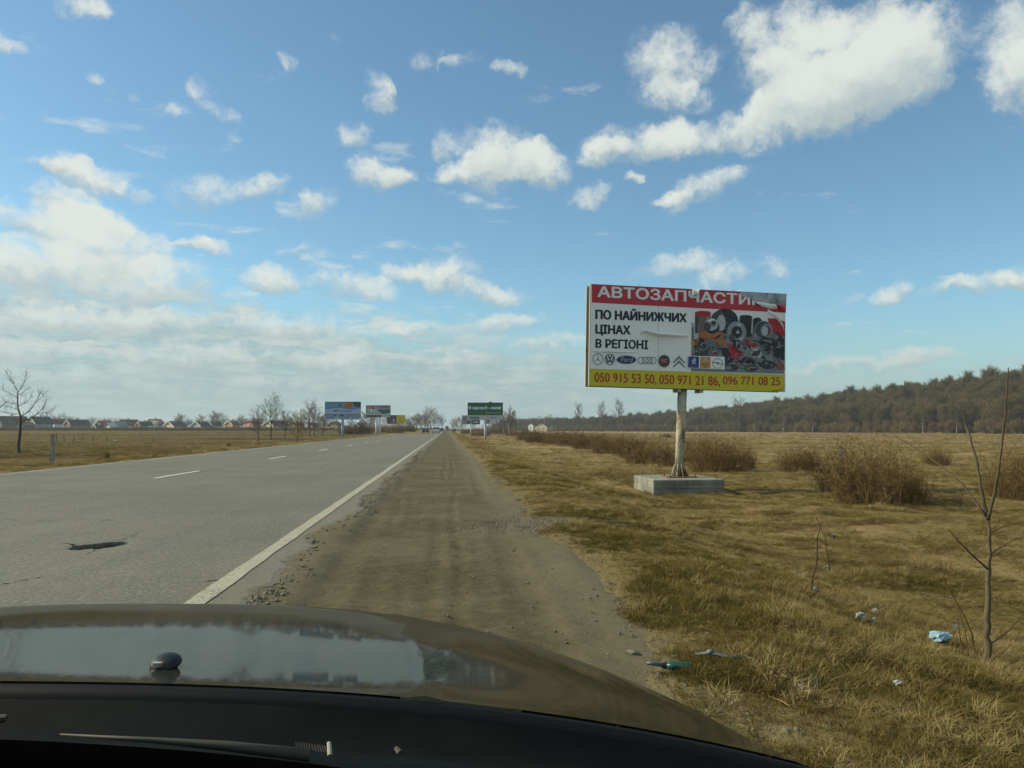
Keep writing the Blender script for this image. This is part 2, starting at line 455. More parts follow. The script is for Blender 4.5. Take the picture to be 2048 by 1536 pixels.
def m_ground():
    m, t, b, o = new_mat('dry_field')
    pos = t.n('ShaderNodeNewGeometry').outputs['Position']
    X = t.xyz(pos)
    yy = t.m('MAXIMUM', X[1], 1.0)
    n1 = t.noise(pos, 0.22, 5.0, 0.6); n2 = t.noise(pos, 1.6, 5.0, 0.65); n3 = t.noise(pos, 14.0, 5.0, 0.7)
    lay = t.noise(t.comb(t.m('MULTIPLY', X[0], 0.03), t.m('MULTIPLY', X[1], 0.10)), 1.0, 5.0, 0.6)
    straw = (0.275, 0.195, 0.084); olive = (0.120, 0.098, 0.027); brown = (0.150, 0.100, 0.040); pale = (0.36, 0.27, 0.135)
    c = t.mix(t.rng(n1, 0.35, 0.65), olive, straw)
    c = t.mix(t.m('MULTIPLY', t.rng(n2, 0.42, 0.7), 0.7), c, brown)
    c = t.mix(t.m('MULTIPLY', t.rng(n3, 0.5, 0.72), 0.6), c, pale)
    c = t.mix(t.m('MULTIPLY', t.rng(n3, 0.46, 0.28), 0.6), c, (0.055, 0.045, 0.018))
    # the wide field on the right: bleached straw with long strips
    far = t.m('MULTIPLY', t.rng(yy, 18.0, 60.0), t.rng(X[0], 3.0, 8.0))
    cf = t.mix(t.rng(lay, 0.34, 0.66), (0.215, 0.150, 0.068), (0.33, 0.245, 0.128))
    cf = t.mix(t.m('MULTIPLY', t.rng(n2, 0.45, 0.7), 0.35), cf, (0.17, 0.12, 0.05))
    cf = t.mix(t.m('MULTIPLY', t.rng(n3, 0.45, 0.7), 0.3), cf, (0.36, 0.28, 0.15))
    c = t.mix(far, c, cf)
    # left field: ploughed strips, olive and brown
    lf = t.rng(X[0], -14.0, -20.0)
    lay2 = t.noise(t.comb(t.m('MULTIPLY', X[0], 0.012), t.m('MULTIPLY', X[1], 0.045)), 1.0, 5.0, 0.65)
    cl = t.mix(t.rng(lay2, 0.36, 0.62), (0.062, 0.047, 0.018), (0.165, 0.115, 0.040))
    cl = t.mix(t.m('MULTIPLY', t.rng(n2, 0.45, 0.7), 0.6), cl, (0.062, 0.048, 0.022))
    cl = t.mix(t.m('MULTIPLY', t.rng(n3, 0.5, 0.75), 0.4), cl, (0.20, 0.15, 0.06))
    c = t.mix(lf, c, cl)
    # bare dirt under the verge rim
    ed = t.rng(t.m('ADD', X[0], t.m('MULTIPLY', t.m('SUBTRACT', n2, 0.5), 0.9)), 1.15, 1.75, 1.0, 0.0)
    ed = t.m('MULTIPLY', ed, t.rng(X[0], -2.5, -2.4))
    c = t.mix(t.m('MULTIPLY', ed, 0.85), c, (0.160, 0.132, 0.074))
    t.l(c, b.inputs['Base Color']); b.inputs['Roughness'].default_value = 1.0; b.inputs['Specular IOR Level'].default_value = 0.05
    bn = t.n('ShaderNodeBump'); bn.inputs['Strength'].default_value = 1.0; bn.inputs['Distance'].default_value = 0.08
    t.l(t.m('ADD', n2, t.m('MULTIPLY', n3, 0.6)), bn.inputs['Height']); t.l(bn.outputs[0], b.inputs['Normal'])
    return m


def m_grass(name, stops, trans=0.35):
    m = bpy.data.materials.new(name); m.use_nodes = True; m.node_tree.nodes.clear(); t = NT(m.node_tree)
    o = t.n('ShaderNodeOutputMaterial')
    rnd = t.n('ShaderNodeObjectInfo').outputs['Random']
    pos = t.n('ShaderNodeNewGeometry').outputs['Position']
    n = t.noise(pos, 0.9, 3.0, 0.6)
    f = t.m('ADD', t.m('MULTIPLY', rnd, 0.55), t.m('MULTIPLY', t.rng(n, 0.3, 0.7), 0.45))
    c = t.ramp(f, stops)
    c = t.mix(t.m('MULTIPLY', t.noise(pos, 90.0, 2.0), 0.6), c, t.vm('SCALE', c, 0.45))
    d = t.n('ShaderNodeBsdfDiffuse'); tr = t.n('ShaderNodeBsdfTranslucent'); mx = t.n('ShaderNodeMixShader')
    mx.inputs[0].default_value = trans
    t.l(c, d.inputs[0]); t.l(c, tr.inputs[0]); t.l(d.outputs[0], mx.inputs[1]); t.l(tr.outputs[0], mx.inputs[2]); t.l(mx.outputs[0], o.inputs[0])
    return m


def m_twig(name, c0, c1, sc=0.7):
    m, t, b, o = new_mat(name)
    rnd = t.n('ShaderNodeObjectInfo').outputs['Random']
    pos = t.n('ShaderNodeTexCoord').outputs['Object']
    f = t.m('ADD', t.m('MULTIPLY', rnd, 0.4), t.m('MULTIPLY', t.rng(t.noise(pos, sc, 4.0, 0.6), 0.3, 0.7), 0.6))
    t.l(t.mix(f, c0, c1), b.inputs['Base Color']); b.inputs['Roughness'].default_value = 0.95; b.inputs['Specular IOR Level'].default_value = 0.1
    return m


def m_print(name, col, rough=0.42, wear=0.10):
    """flat print on vinyl: faint mottling and slight slack in the sheet"""
    m, t, b, o = new_mat(name)
    pos = t.n('ShaderNodeNewGeometry').outputs['Position']
    n = t.noise(pos, 1.1, 5.0, 0.6); n2 = t.noise(pos, 9.0, 4.0, 0.65)
    c = t.mix(t.m('MULTIPLY', t.rng(n, 0.35, 0.75), wear), col, tuple(0.5 * k + 0.16 for k in col))
    c = t.mix(t.m('MULTIPLY', t.rng(n2, 0.55, 0.8), wear * 0.8), c, tuple(k * 0.6 for k in col))
    t.l(c, b.inputs['Base Color']); b.inputs['Roughness'].default_value = rough; b.inputs['Specular IOR Level'].default_value = 0.35
    bn = t.n('ShaderNodeBump'); bn.inputs['Strength'].default_value = 0.15; bn.inputs['Distance'].default_value = 0.05
    t.l(t.noise(pos, 1.6, 3.0, 0.5), bn.inputs['Height']); t.l(bn.outputs[0], b.inputs['Normal'])
    return m


def m_concrete():
    m, t, b, o = new_mat('cast_concrete')
    pos = t.n('ShaderNodeTexCoord').outputs['Object']; X = t.xyz(pos)
    n = t.noise(pos, 1.6, 6.0, 0.65); n2 = t.noise(pos, 22.0, 4.0, 0.7)
    st = t.noise(t.comb(t.m('MULTIPLY', X[0], 6.0), t.m('MULTIPLY', X[1], 6.0), t.m('MULTIPLY', X[2], 0.7)), 1.0, 4.0, 0.6)
    c = t.mix(t.rng(n, 0.3, 0.7), (0.155, 0.15, 0.118), (0.29, 0.275, 0.22))
    c = t.mix(t.m('MULTIPLY', t.rng(st, 0.5, 0.7), 0.55), c, (0.085, 0.09, 0.068))
    c = t.mix(t.m('MULTIPLY', t.rng(n2, 0.5, 0.8), 0.4), c, (0.2, 0.2, 0.17))
    ru = t.m('MULTIPLY', t.rng(X[0], -0.1, 0.8), t.rng(t.noise(pos, 2.6, 4.0), 0.35, 0.65))
    c = t.mix(t.m('MULTIPLY', ru, 0.55), c, (0.21, 0.125, 0.05))
    t.l(c, b.inputs['Base Color']); b.inputs['Roughness'].default_value = 0.92
    bn = t.n('ShaderNodeBump'); bn.inputs['Strength'].default_value = 0.6; bn.inputs['Distance'].default_value = 0.02
    t.l(t.m('ADD', n, n2), bn.inputs['Height']); t.l(bn.outputs[0], b.inputs['Normal'])
    return m


def m_rusty(name, col, rust=(0.20, 0.085, 0.028), amt=(0.52, 0.66), sc=3.2):
    m, t, b, o = new_mat(name)
    pos = t.n('ShaderNodeTexCoord').outputs['Object']; X = t.xyz(pos)
    n = t.noise(t.comb(X[0], X[1], t.m('MULTIPLY', X[2], 0.45)), sc, 6.0, 0.7)
    n2 = t.noise(pos, 14.0, 4.0, 0.7)
    c = t.mix(t.m('MULTIPLY', t.rng(n2, 0.4, 0.8), 0.35), col, tuple(k * 0.7 for k in col))
    c = t.mix(t.rng(t.m('ADD', n, t.m('MULTIPLY', t.m('SUBTRACT', n2, .5), 0.25)), amt[0], amt[1]), c, rust)
    t.l(c, b.inputs['Base Color']); b.inputs['Roughness'].default_value = 0.75
    bn = t.n('ShaderNodeBump'); bn.inputs['Strength'].default_value = 0.3; bn.inputs['Distance'].default_value = 0.01
    t.l(n2, bn.inputs['Height']); t.l(bn.outputs[0], b.inputs['Normal'])
    return m


def m_paint(name, col, dust=(0.19, 0.165, 0.11), da=0.35, metal=0.25):
    m, t, b, o = new_mat(name)
    pos = t.n('ShaderNodeTexCoord').outputs['Object']
    n = t.noise(pos, 5.0, 5.0, 0.6); n2 = t.noise(pos, 160.0, 3.0, 0.7)
    f = t.m('MULTIPLY', t.m('ADD', t.m('MULTIPLY', t.rng(n, 0.3, 0.7), 0.6), t.m('MULTIPLY', t.rng(n2, 0.45, 0.75), 0.6)), da)
    t.l(t.mix(f, col, dust), b.inputs['Base Color'])
    b.inputs['Metallic'].default_value = metal; b.inputs['Roughness'].default_value = 0.45
    b.inputs['Coat Weight'].default_value = 0.58; b.inputs['Coat IOR'].default_value = 1.36; b.inputs['Specular IOR Level'].default_value = 0.0
    t.l(t.rng(n2, 0.3, 0.8, 0.03, 0.10), b.inputs['Coat Roughness'])
    return m


def m_glass(name='dark_glass', col=(0.012, 0.018, 0.02)):
    m, t, b, o = new_mat(name)
    n = t.noise(t.n('ShaderNodeTexCoord').outputs['Object'], 2.0)
    t.l(t.mix(n, col, tuple(c * 2 for c in col)), b.inputs['Base Color'])
    b.inputs['Roughness'].default_value = 0.06; b.inputs['Specular IOR Level'].default_value = 0.6
    return m


M = {}
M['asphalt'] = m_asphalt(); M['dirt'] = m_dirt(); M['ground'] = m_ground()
def m_line():
    m, t, b, o = new_mat('worn_road_paint')
    pos = t.n('ShaderNodeNewGeometry').outputs['Position']
    n = t.noise(pos, 2.2, 5.0, 0.7); g_ = t.noise(pos, 40.0, 4.0, 0.75)
    c = t.mix(t.rng(n, 0.3, 0.7), (0.30, 0.28, 0.20), (0.42, 0.40, 0.29))
    wear = t.rng(t.m('ADD', g_, t.m('MULTIPLY', t.m('SUBTRACT', n, 0.5), 0.7)), 0.50, 0.66)
    t.l(t.mix(t.m('MULTIPLY', wear, 0.75), c, (0.125, 0.118, 0.088)), b.inputs['Base Color']); b.inputs['Roughness'].default_value = 0.9
    return m


M['line'] = m_line()
M['dash'] = mat('dash_paint', (0.56, 0.55, 0.48), 0.8, var=0.2, scale=14.0)
M['grass_a'] = m_grass('olive_grass', [(0.0, (0.076, 0.070, 0.016)), (0.45, (0.150, 0.119, 0.032)), (0.75, (0.25, 0.19, 0.062)), (1.0, (0.38, 0.29, 0.12))])
M['grass_b'] = m_grass('straw_grass', [(0.0, (0.19, 0.140, 0.048)), (0.4, (0.31, 0.225, 0.088)), (0.75, (0.43, 0.33, 0.15)), (1.0, (0.56, 0.46, 0.25))])
M['bark'] = m_twig('grey_bark', (0.065, 0.054, 0.042), (0.14, 0.12, 0.095), 1.5)
M['twig'] = m_twig('grey_twig', (0.075, 0.060, 0.045), (0.15, 0.12, 0.085))
M['wood_twig'] = m_twig('wood_twig', (0.074, 0.058, 0.021), (0.205, 0.155, 0.065), 0.12)
M['olive_twig'] = m_twig('olive_twig', (0.13, 0.090, 0.038), (0.29, 0.205, 0.088), 0.2)
M['birch'] = m_twig('pale_bark', (0.22, 0.20, 0.16), (0.36, 0.33, 0.27), 0.5)
M['shrub'] = m_twig('brown_shrub', (0.085, 0.053, 0.021), (0.225, 0.145, 0.057), 3.0)
M['dead'] = m_twig('dead_weed', (0.045, 0.035, 0.024), (0.10, 0.075, 0.05), 3.0)
M['sapling'] = m_twig('sapling_bark', (0.070, 0.054, 0.032), (0.155, 0.120, 0.074), 6.0)
M['red_twig'] = m_twig('red_shoot', (0.12, 0.06, 0.03), (0.2, 0.11, 0.05), 6.0)

# ================================================================== ground, road, shoulder


def growing(a, b, s0, k, lim=1e9):
    out = [a]; s = s0
    while out[-1] < b: out.append(out[-1] + s); s = min(s * k, lim)
    return out


xs = sorted(set([-x for x in growing(12.0, 3000, 0.35, 1.09)] + list(np.arange(-12, -2.2, 2.0)) + list(np.arange(-2.0, 0.3, 0.4)) + growing(0.4, 12, 0.10, 1.008) + growing(12.3, 3000, 0.3, 1.06)))
ys = sorted(set(list(np.arange(-60, 2, 6.0)) + growing(2.0, 5000, 0.10, 1.022)))
gx, gy = np.meshgrid(np.array(xs), np.array(ys))
g = grid_obj('ground', gx, gy, ground_z(gx, gy), M['ground'])
tag(g, 'dry straw and olive grass fields on both sides of the road', kind='structure')

# road: one sheet with a broken right edge and a hole worn into the right lane
def road_edge(y):
    return -1.38 + 0.14 * fbm(y * 0.5, y * 0 + 1.7, 3, 2) + 0.15 * fbm(y * 2.3, y * 0 + 9.1, 4, 3) + 0.09 * fbm(y * 11, y * 0 + 5.1, 6, 3)


u = np.array(sorted(set(list(np.linspace(-12.0, -4.3, 12)) + list(np.arange(-4.25, -3.1, 0.03)) + list(np.linspace(-3.1, -1.75, 6)) + [-1.6, -1.5, -1.44, -1.38])))
yr = np.array(sorted(set([-8.0, -4, 0, 2] + growing(3.0, 60, 0.05, 1.006) + list(np.arange(7.9, 9.1, 0.03)) + growing(62, 2600, 2.0, 1.05))))
U, Y = np.meshgrid(u, yr)
E = road_edge(Y)
Xr = np.where(U > -1.75, -1.75 + (U + 1.75) / 0.37 * (E + 1.75), U)
Zr = 0.012 * fbm(Xr * 0.5, Y * 0.3, 41, 2) * sst(-12, -11.5, Xr) * sst(-1.4, -1.9, Xr)
cx, cy = Gp(190, 1086)[:2]
cx = -1.2 * 0 + P(192, 1086, 8.4)[0]
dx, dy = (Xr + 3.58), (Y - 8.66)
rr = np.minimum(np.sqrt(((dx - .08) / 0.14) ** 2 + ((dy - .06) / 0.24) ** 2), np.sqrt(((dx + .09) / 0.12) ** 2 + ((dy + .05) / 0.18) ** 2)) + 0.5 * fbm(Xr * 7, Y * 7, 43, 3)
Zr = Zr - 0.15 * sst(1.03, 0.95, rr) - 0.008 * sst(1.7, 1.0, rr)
Zr = np.where(U >= -1.381, Zr - 0.010, Zr)
# skirt down the right edge
Xr = np.concatenate([Xr, Xr[:, -1:] + 0.05], 1); Y2 = np.concatenate([Y, Y[:, -1:]], 1); Zr = np.concatenate([Zr, np.full((len(yr), 1), -0.16)], 1)
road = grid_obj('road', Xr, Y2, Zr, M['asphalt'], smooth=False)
tag(road, 'grey two lane asphalt road with a pothole and broken edge', kind='structure')


def crack(pts_, seed):
    rnd = random.Random(seed); v = []; f = []
    L = []
    for i in range(len(pts_) - 1):
        a_, b_ = (P(x / 2, 768 + y / 2, 8.0) for x, y in pts_[i:i + 2])
        for k in range(6):
            x = pts_[i][0] + (pts_[i + 1][0] - pts_[i][0]) * k / 6; y = pts_[i][1] + (pts_[i + 1][1] - pts_[i][1]) * k / 6
            d_ = ray(x / 2, 768 + y / 2); t_ = (0.004 - CAM[2]) / d_[2]; q = CAM + d_ * t_
            L.append((q[0] + rnd.uniform(-.012, .012), q[1] + rnd.uniform(-.02, .02)))
    n_ = len(L)
    for i, (x, y) in enumerate(L):
        w_ = rnd.uniform(.006, .016) * (1 - .6 * i / n_); z_ = 0.004 + 0.012 * float(fbm(x * 0.5, y * 0.3, 41, 2))
        v += [(x, y - w_ * 1.4, z_), (x + w_ * .4, y + w_ * 1.4, z_)]
    f = [(2 * i, 2 * i + 1, 2 * i + 3, 2 * i + 2) for i in range(n_ - 1)]
    mesh_obj('crack', v, f, M['crack'], road)


M['crack'] = mat('open_crack', (0.022, 0.020, 0.016), 1.0, spec=0)
for k, c_ in enumerate((((470, 628), (500, 620), (545, 600), (590, 582)), ((400, 655), (370, 668), (335, 688)), ((300, 645), (262, 636), (236, 642)), ((0, 582), (60, 566), (120, 556), (180, 540)),
                        ((60, 790), (130, 778), (180, 770)), ((0, 800), (40, 796)), ((820, 792), (860, 786), (880, 785)))): crack(c_, k)


def strip(name, x0, x1, ya, yb, step, mat_, z=0.006, jit=0.0):
    yv = np.array(growing(ya, yb, step, 1.02)); yv[-1] = yb
    k = np.linspace(0, 1, 4)
    K, YY = np.meshgrid(k, yv)
    XX = x0 + (x1 - x0) * K
    XX = XX + jit * np.where(K == 0, 1, np.where(K == 1, 1, 0)) * fbm(YY * 3, K * 7, 51, 2)
    ZZ = z + 0.012 * fbm(XX * 0.5, YY * 0.3, 41, 2) * sst(-12, -11.5, XX) * sst(-1.4, -1.9, XX)
    return grid_obj(name, XX, YY, ZZ, mat_, road)


strip('edge_line', -1.79, -1.645, -6, 2000, 0.25, M['line'], jit=0.018)
strip('edge_line', -11.68, -11.54, -6, 2000, 0.6, M['line'], jit=0.015)
for k in range(-2, 42):
    ya = 20.2 + 12.55 * k
    if ya + 3.5 > 0: strip('lane_dash', -7.13, -7.0, ya, ya + 3.5, 0.5, M['dash'], jit=0.012)

# dirt shoulder with wheel ruts
xv = np.arange(-1.80, 2.15, 0.05)
yv = np.array(growing(-6, 2.5, 0.6, 1.0) + growing(2.6, 70, 0.05, 1.006) + growing(72, 2000, 2.0, 1.06))
SX, SY = np.meshgrid(xv, np.array(sorted(set(yv))))
z = -0.062 + 0.026 * fbm(SX * 0.9, SY * 0.6, 61, 3) + 0.016 * fbm(SX * 5, SY * 4, 63, 3)
z = z - 0.10 * sst(1.15, 2.1, SX + 0.5 * fbm(SX * 1.1, SY * 1.1, 66, 2))
z = z + sst(-0.9, -1.3, SX) * (0.054 + 0.040 * fbm(SX * 1.5, SY * 0.7, 68, 3)) - 0.05 * sst(-1.5, -1.7, SX)
for (xc, slope, wd, dep, tr) in ((-0.62, -0.035, 0.09, 0.020, .4), (-0.12, 0.004, 0.07, 0.024, 1), (0.10, 0.006, 0.06, 0.018, 1), (0.62, 0.012, 0.12, 0.026, .3), (-0.95, -0.01, 0.12, 0.02, .2)):
    c = xc + slope * (SY - 8) + 0.10 * fbm(SY * 0.25, SY * 0 + xc * 9, 71, 2)
    gss = np.exp(-((SX - c) / wd) ** 2)
    on = sst(-0.15, 0.25, vnoise(SY * 0.22, SY * 0 + xc * 31, 73) + 0.1)
    z = z - 0.34 * dep * gss * (0.05 + 0.95 * on) + 0.007 * np.exp(-((np.abs(SX - c) - wd * 1.5) / (wd * .5)) ** 2) * on
    z = z + tr * 0.010 * gss * on * np.sign(np.sin(SY * 2 * pi / 0.19)) * sst(20, 9, SY)
shd = grid_obj('road_shoulder', SX, SY, z, M['dirt'])
tag(shd, 'dusty brown dirt shoulder with tyre tracks beside the asphalt', kind='structure')


def shoulder_z(x, y):
    return -0.062 + sst(-0.9, -1.3, x) * (0.054 + 0.040 * fbm(x * 1.5, y * 0.7, 68, 3)) + 0.026 * fbm(x * 0.9, y * 0.6, 61, 3) - 0.10 * sst(1.15, 2.1, x + 0.5 * fbm(x * 1.1, y * 1.1, 66, 2))


# low hills in the distance
hm = mat('far_hills', (0.10, 0.11, 0.09), 1.0, var=0.3, scale=0.004)
th = np.linspace(radians(-75), radians(10), 120); rad_ = np.array([2600.0, 3100, 3700, 4300])
TH, RR = np.meshgrid(th, rad_)
HZ = np.array([0, 0.65, 1.0, 0.9])[:, None] * (22 + 40 * (fbm(TH * 9, TH * 0, 81, 3) + 0.25)) * sst(radians(10), radians(-16), TH)
HX = RR * np.sin(TH); HY = RR * np.cos(TH)
tag(grid_obj('hills', HX, HY, HZ - 1, hm), 'faint blue hills far behind the village', kind='structure')

# ================================================================== vegetation builders
def rot_about(v, ax, a): return Matrix.Rotation(a, 3, ax) @ v


def perp(v, rnd):
    a = Vector((rnd.uniform(-1, 1), rnd.uniform(-1, 1), rnd.uniform(-1, 1)))
    c = v.cross(a)
    return c.normalized() if c.length > 1e-5 else Vector((1, 0, 0))


def twig(mb, p, d, ln, wd, rnd, bend=0.25):
    """a thin tapering twig: a bent two-piece three-sided sliver"""
    q = p + d * ln * 0.5
    d2 = (d + perp(d, rnd) * bend).normalized(); e = q + d2 * ln * 0.5
    a = perp(d, rnd) * wd * 0.5; b = d.cross(a).normalized() * wd * 0.5
    mb.add([p + a, p - a * .5 + b, p - a * .5 - b, q + a * .6, q - a * .3 + b * .6, q - a * .3 - b * .6, e],
           [(0, 1, 4, 3), (1, 2, 5, 4), (2, 0, 3, 5), (3, 4, 6), (4, 5, 6), (5, 3, 6)])
    return q, e, d2


def grow(mbt, mbc, p, d, ln, r, lv, maxlv, rnd, kids, up=0.25, spread=(30, 60), ratio=(0.5, 0.72), tw=0.02, start=0.3):
    """recursive bare branch; level 0 goes to the trunk mesh, the rest to the crown mesh"""
    if lv >= maxlv:
        twig(mbc, p, d, ln, tw, rnd); return
    n = 5 if lv == 0 else 3
    pts = [p]; dirs = [d]
    for i in range(n):
        d = (d + perp(d, rnd) * (0.10 if lv == 0 else 0.20) + Vector((0, 0, up * (0.5 if lv == 0 else .35)))).normalized()
        pts.append(pts[-1] + d * ln / n); dirs.append(d)
    (mbt if lv == 0 else mbc).tube(pts, [r * (1 - 0.8 * i / n) for i in range(n + 1)], n=7 if lv == 0 else (5 if lv == 1 else 3), cap=False)
    k = kids[lv]
    for j in range(k):
        t = start + (1 - start) * (j + rnd.random()) / k if lv == 0 else 0.2 + 0.8 * (j + rnd.random()) / k
        f = min(t * n, n - 1e-3); i = int(f)
        q = pts[i].lerp(pts[i + 1], f - i)
        a = radians(rnd.uniform(*spread))
        ax = perp(dirs[i], rnd)
        nd = rot_about(dirs[i + 1], ax, a)
        l2 = ln * rnd.uniform(*ratio) * (1.15 - 0.55 * t if lv == 0 else 1.0 - 0.35 * t)
        grow(mbt, mbc, q, nd, l2, r * (1 - 0.75 * t) * 0.55, lv + 1, maxlv, rnd, kids, up, spread, ratio, tw, start)


def make_tree(name, seed, H, r, kids, bark, crown, up=0.3, spread=(30, 60), ratio=(0.45, 0.65), tw=0.03, start=0.3, trunk_frac=0.8):
    rnd = random.Random(seed); a, b = MB(), MB()
    grow(a, b, Vector((0, 0, -0.15)), Vector((0, 0, 1)), H * trunk_frac, r, 0, len(kids), rnd, list(kids) + [0], up, spread, ratio, tw, start)
    root = empty(name)
    a.build('trunk', bark, root, smooth=True); b.build('crown', crown, root)
    return root


def make_shrub(name, seed, h, w, n, m, tw=0.009, lean=0.7, sub=7, straw=0):
    rnd = random.Random(seed); b = MB(); s = MB()
    for i in range(n):
        ang = rnd.uniform(0, 2 * pi); rr = sqrt(rnd.random()) * w * 0.42
        p = Vector((cos(ang) * rr, sin(ang) * rr, -0.05))
        d = Vector((cos(ang) * lean * rr / (w * .42) + rnd.uniform(-.6, .6), sin(ang) * lean * rr / (w * .42) + rnd.uniform(-.6, .6), 1.0)).normalized()
        ln = h * rnd.uniform(0.40, 1.10) * (1.0 - 0.5 * (rr / (w * .42)) ** 2)
        q, e, d2 = twig(b, p, d, ln, tw * 1.6, rnd, 0.35)
        for k in range(sub):
            t = rnd.uniform(0.25, 1.0)
            base = p.lerp(q, t * 2) if t < .5 else q.lerp(e, t * 2 - 1)
            dd = (d2 + perp(d2, rnd) * rnd.uniform(0.7, 1.9) + Vector((0, 0, rnd.uniform(-.2, .4)))).normalized()
            q2, e2, d3 = twig(b, base, dd, ln * rnd.uniform(0.14, 0.36), tw, rnd, 0.4)
            for kk in range(2):
                dd2 = (d3 + perp(d3, rnd) * 0.9).normalized()
                twig(b, q2, dd2, ln * rnd.uniform(0.06, 0.16), tw * 0.8, rnd, 0.3)
    root = empty(name)
    b.build('stems', m, root)['kind'] = 'stuff'
    if straw:
        for i in range(straw):
            ang = rnd.uniform(0, 2 * pi); rr = (0.55 + 0.5 * rnd.random()) * w * 0.45
            p = Vector((cos(ang) * rr, sin(ang) * rr, -0.03))
            d = Vector((cos(ang) * rnd.uniform(0, 1.0) + rnd.uniform(-.5, .5), sin(ang) * rnd.uniform(0, 1.0) + rnd.uniform(-.5, .5), 1)).normalized()
            twig(s, p, d, h * rnd.uniform(0.15, 0.42), tw * 1.2, rnd, 0.7)
        s.build('dry_grass_skirt', M['grass_b'], root)['kind'] = 'stuff'
    return root


def make_tuft(name, seed, n, h, w, lean, bw, m):
    rnd = random.Random(seed); v = []; f = []
    for i in range(n):
        ang = rnd.uniform(0, 2 * pi); rr = w * sqrt(rnd.random())
        p = Vector((cos(ang) * rr, sin(ang) * rr, -0.01))
        a2 = ang + rnd.uniform(-1.2, 1.2)
        out = Vector((cos(a2), sin(a2), 0)); side = Vector((-out.y, out.x, 0))
        side = (side + out * rnd.uniform(-.5, .5)).normalized() * bw * rnd.uniform(.6, 1.2)
        L = h * rnd.uniform(0.45, 1.15); ln = lean * rnd.uniform(0.3, 1.3)
        q = p + (out * ln * 0.45 + Vector((0, 0, 1))).normalized() * L * 0.5
        e = q + (out * ln * 1.5 + Vector((0, 0, max(0.05, 1 - ln * 0.5)))).normalized() * L * 0.5
        b = len(v); v += [p - side, p + side, q + side * .75, q - side * .75, e]
        f += [(b, b + 1, b + 2, b + 3), (b + 3, b + 2, b + 4)]
    return mesh_obj(name, v, f, m, link=False)


def scatter(name, pts, rots, scl, idx, sources, label, kind='stuff', cat=None):
    """one object: a cloud of points that carries a copy of one of the sources at each"""
    col = bpy.data.collections.new(name + '_kinds')
    for i, s in enumerate(sources):
        s.name = '%s_kind_%02d' % (name, i); col.objects.link(s)
    me = bpy.data.meshes.new(name); n = len(pts)
    me.vertices.add(n); me.vertices.foreach_set('co', np.asarray(pts, np.float32).ravel())
    for nm, ty, arr, key in (('turn', 'FLOAT_VECTOR', rots, 'vector'), ('size', 'FLOAT_VECTOR', scl, 'vector'), ('which', 'INT', idx, 'value')):
        at = me.attributes.new(nm, ty, 'POINT'); at.data.foreach_set(key, np.asarray(arr, np.int32 if ty == 'INT' else np.float32).ravel())
    o = bpy.data.objects.new(name, me); COL.objects.link(o)
    g = bpy.data.node_groups.new(name + '_nodes', 'GeometryNodeTree')
    g.interface.new_socket('Geometry', in_out='INPUT', socket_type='NodeSocketGeometry')
    g.interface.new_socket('Geometry', in_out='OUTPUT', socket_type='NodeSocketGeometry')
    t = NT(g); gi = t.n('NodeGroupInput'); go = t.n('NodeGroupOutput')
    iop = t.n('GeometryNodeInstanceOnPoints'); ci = t.n('GeometryNodeCollectionInfo')
    ci.inputs[0].default_value = col; ci.inputs['Separate Children'].default_value = True; ci.inputs['Reset Children'].default_value = True
    def na(nm, ty):
        a = t.n('GeometryNodeInputNamedAttribute', data_type=ty); a.inputs[0].default_value = nm
        return a.outputs[0]
    t.l(gi.outputs[0], iop.inputs['Points']); t.l(ci.outputs[0], iop.inputs['Instance'])
    iop.inputs['Pick Instance'].default_value = True
    t.l(na('which', 'INT'), iop.inputs['Instance Index'])
    e2r = t.n('FunctionNodeEulerToRotation'); t.l(na('turn', 'FLOAT_VECTOR'), e2r.inputs[0])
    t.l(e2r.outputs[0], iop.inputs['Rotation']); t.l(na('size', 'FLOAT_VECTOR'), iop.inputs['Scale'])
    t.l(iop.outputs[0], go.inputs[0])
    md = o.modifiers.new('scatter', 'NODES'); md.node_group = g
    return tag(o, label, cat, kind=kind)


def in_view(x, y, margin=0.20):
    a = np.arctan2(x, y) - YAW
    return (np.abs(a) < radians(32.7) + margin) & (y > 0)


# ---- grass tufts scattered on both verges
tA = [make_tuft('a', 100 + i, 46, 0.10, 0.11, 1.3, 0.0032, M['grass_a']) for i in range(4)]
tB = [make_tuft('b', 200 + i, 52, 0.19, 0.13, 3.2, 0.0030, M['grass_b']) for i in range(4)]
tC = [make_tuft('c', 300 + i, 16, 0.34, 0.07, 1.2, 0.0024, M['grass_b']) for i in range(2)]
pts = []; rots = []; scl = []; idx = []


def sow(n, xr, yr, dens, size, mixf, flat=0.25):
    x = RNG.uniform(*xr, n); y = yr[0] * (yr[1] / yr[0]) ** RNG.random(n) if yr[0] > 0 else RNG.uniform(*yr, n)
    k = in_view(x, y) & (RNG.random(n) < dens(x, y)); x, y = x[k], y[k]
    z = ground_z(x, y)
    m = len(x); straw = mixf(x, y) + 0.9 * fbm(x * 0.45, y * 0.45, 91, 3)
    r = RNG.random(m)
    id_ = np.where(r < np.clip(straw, 0.08, 0.95), RNG.integers(4, 8, m), RNG.integers(0, 4, m))
    id_ = np.where(RNG.random(m) < 0.02 + 0.12 * np.clip(fbm(x * .6, y * .6, 121, 2), 0, 1), RNG.integers(8, 10, m), id_)
    s = size * RNG.uniform(0.55, 1.5, m) * (1 + 1.5 * fbm(x * 1.3, y * 1.3, 95, 2))
    pts.append(np.stack([x, y, z], 1)); idx.append(id_)
    rots.append(np.stack([RNG.normal(0, flat, m), RNG.normal(0, flat, m), RNG.uniform(0, 2 * pi, m)], 1))
    wide = 1 + 0.9 * sst(8, 40, y)
    scl.append(np.stack([s * wide, s * wide, s * RNG.uniform(0.38, 0.95, m)], 1))


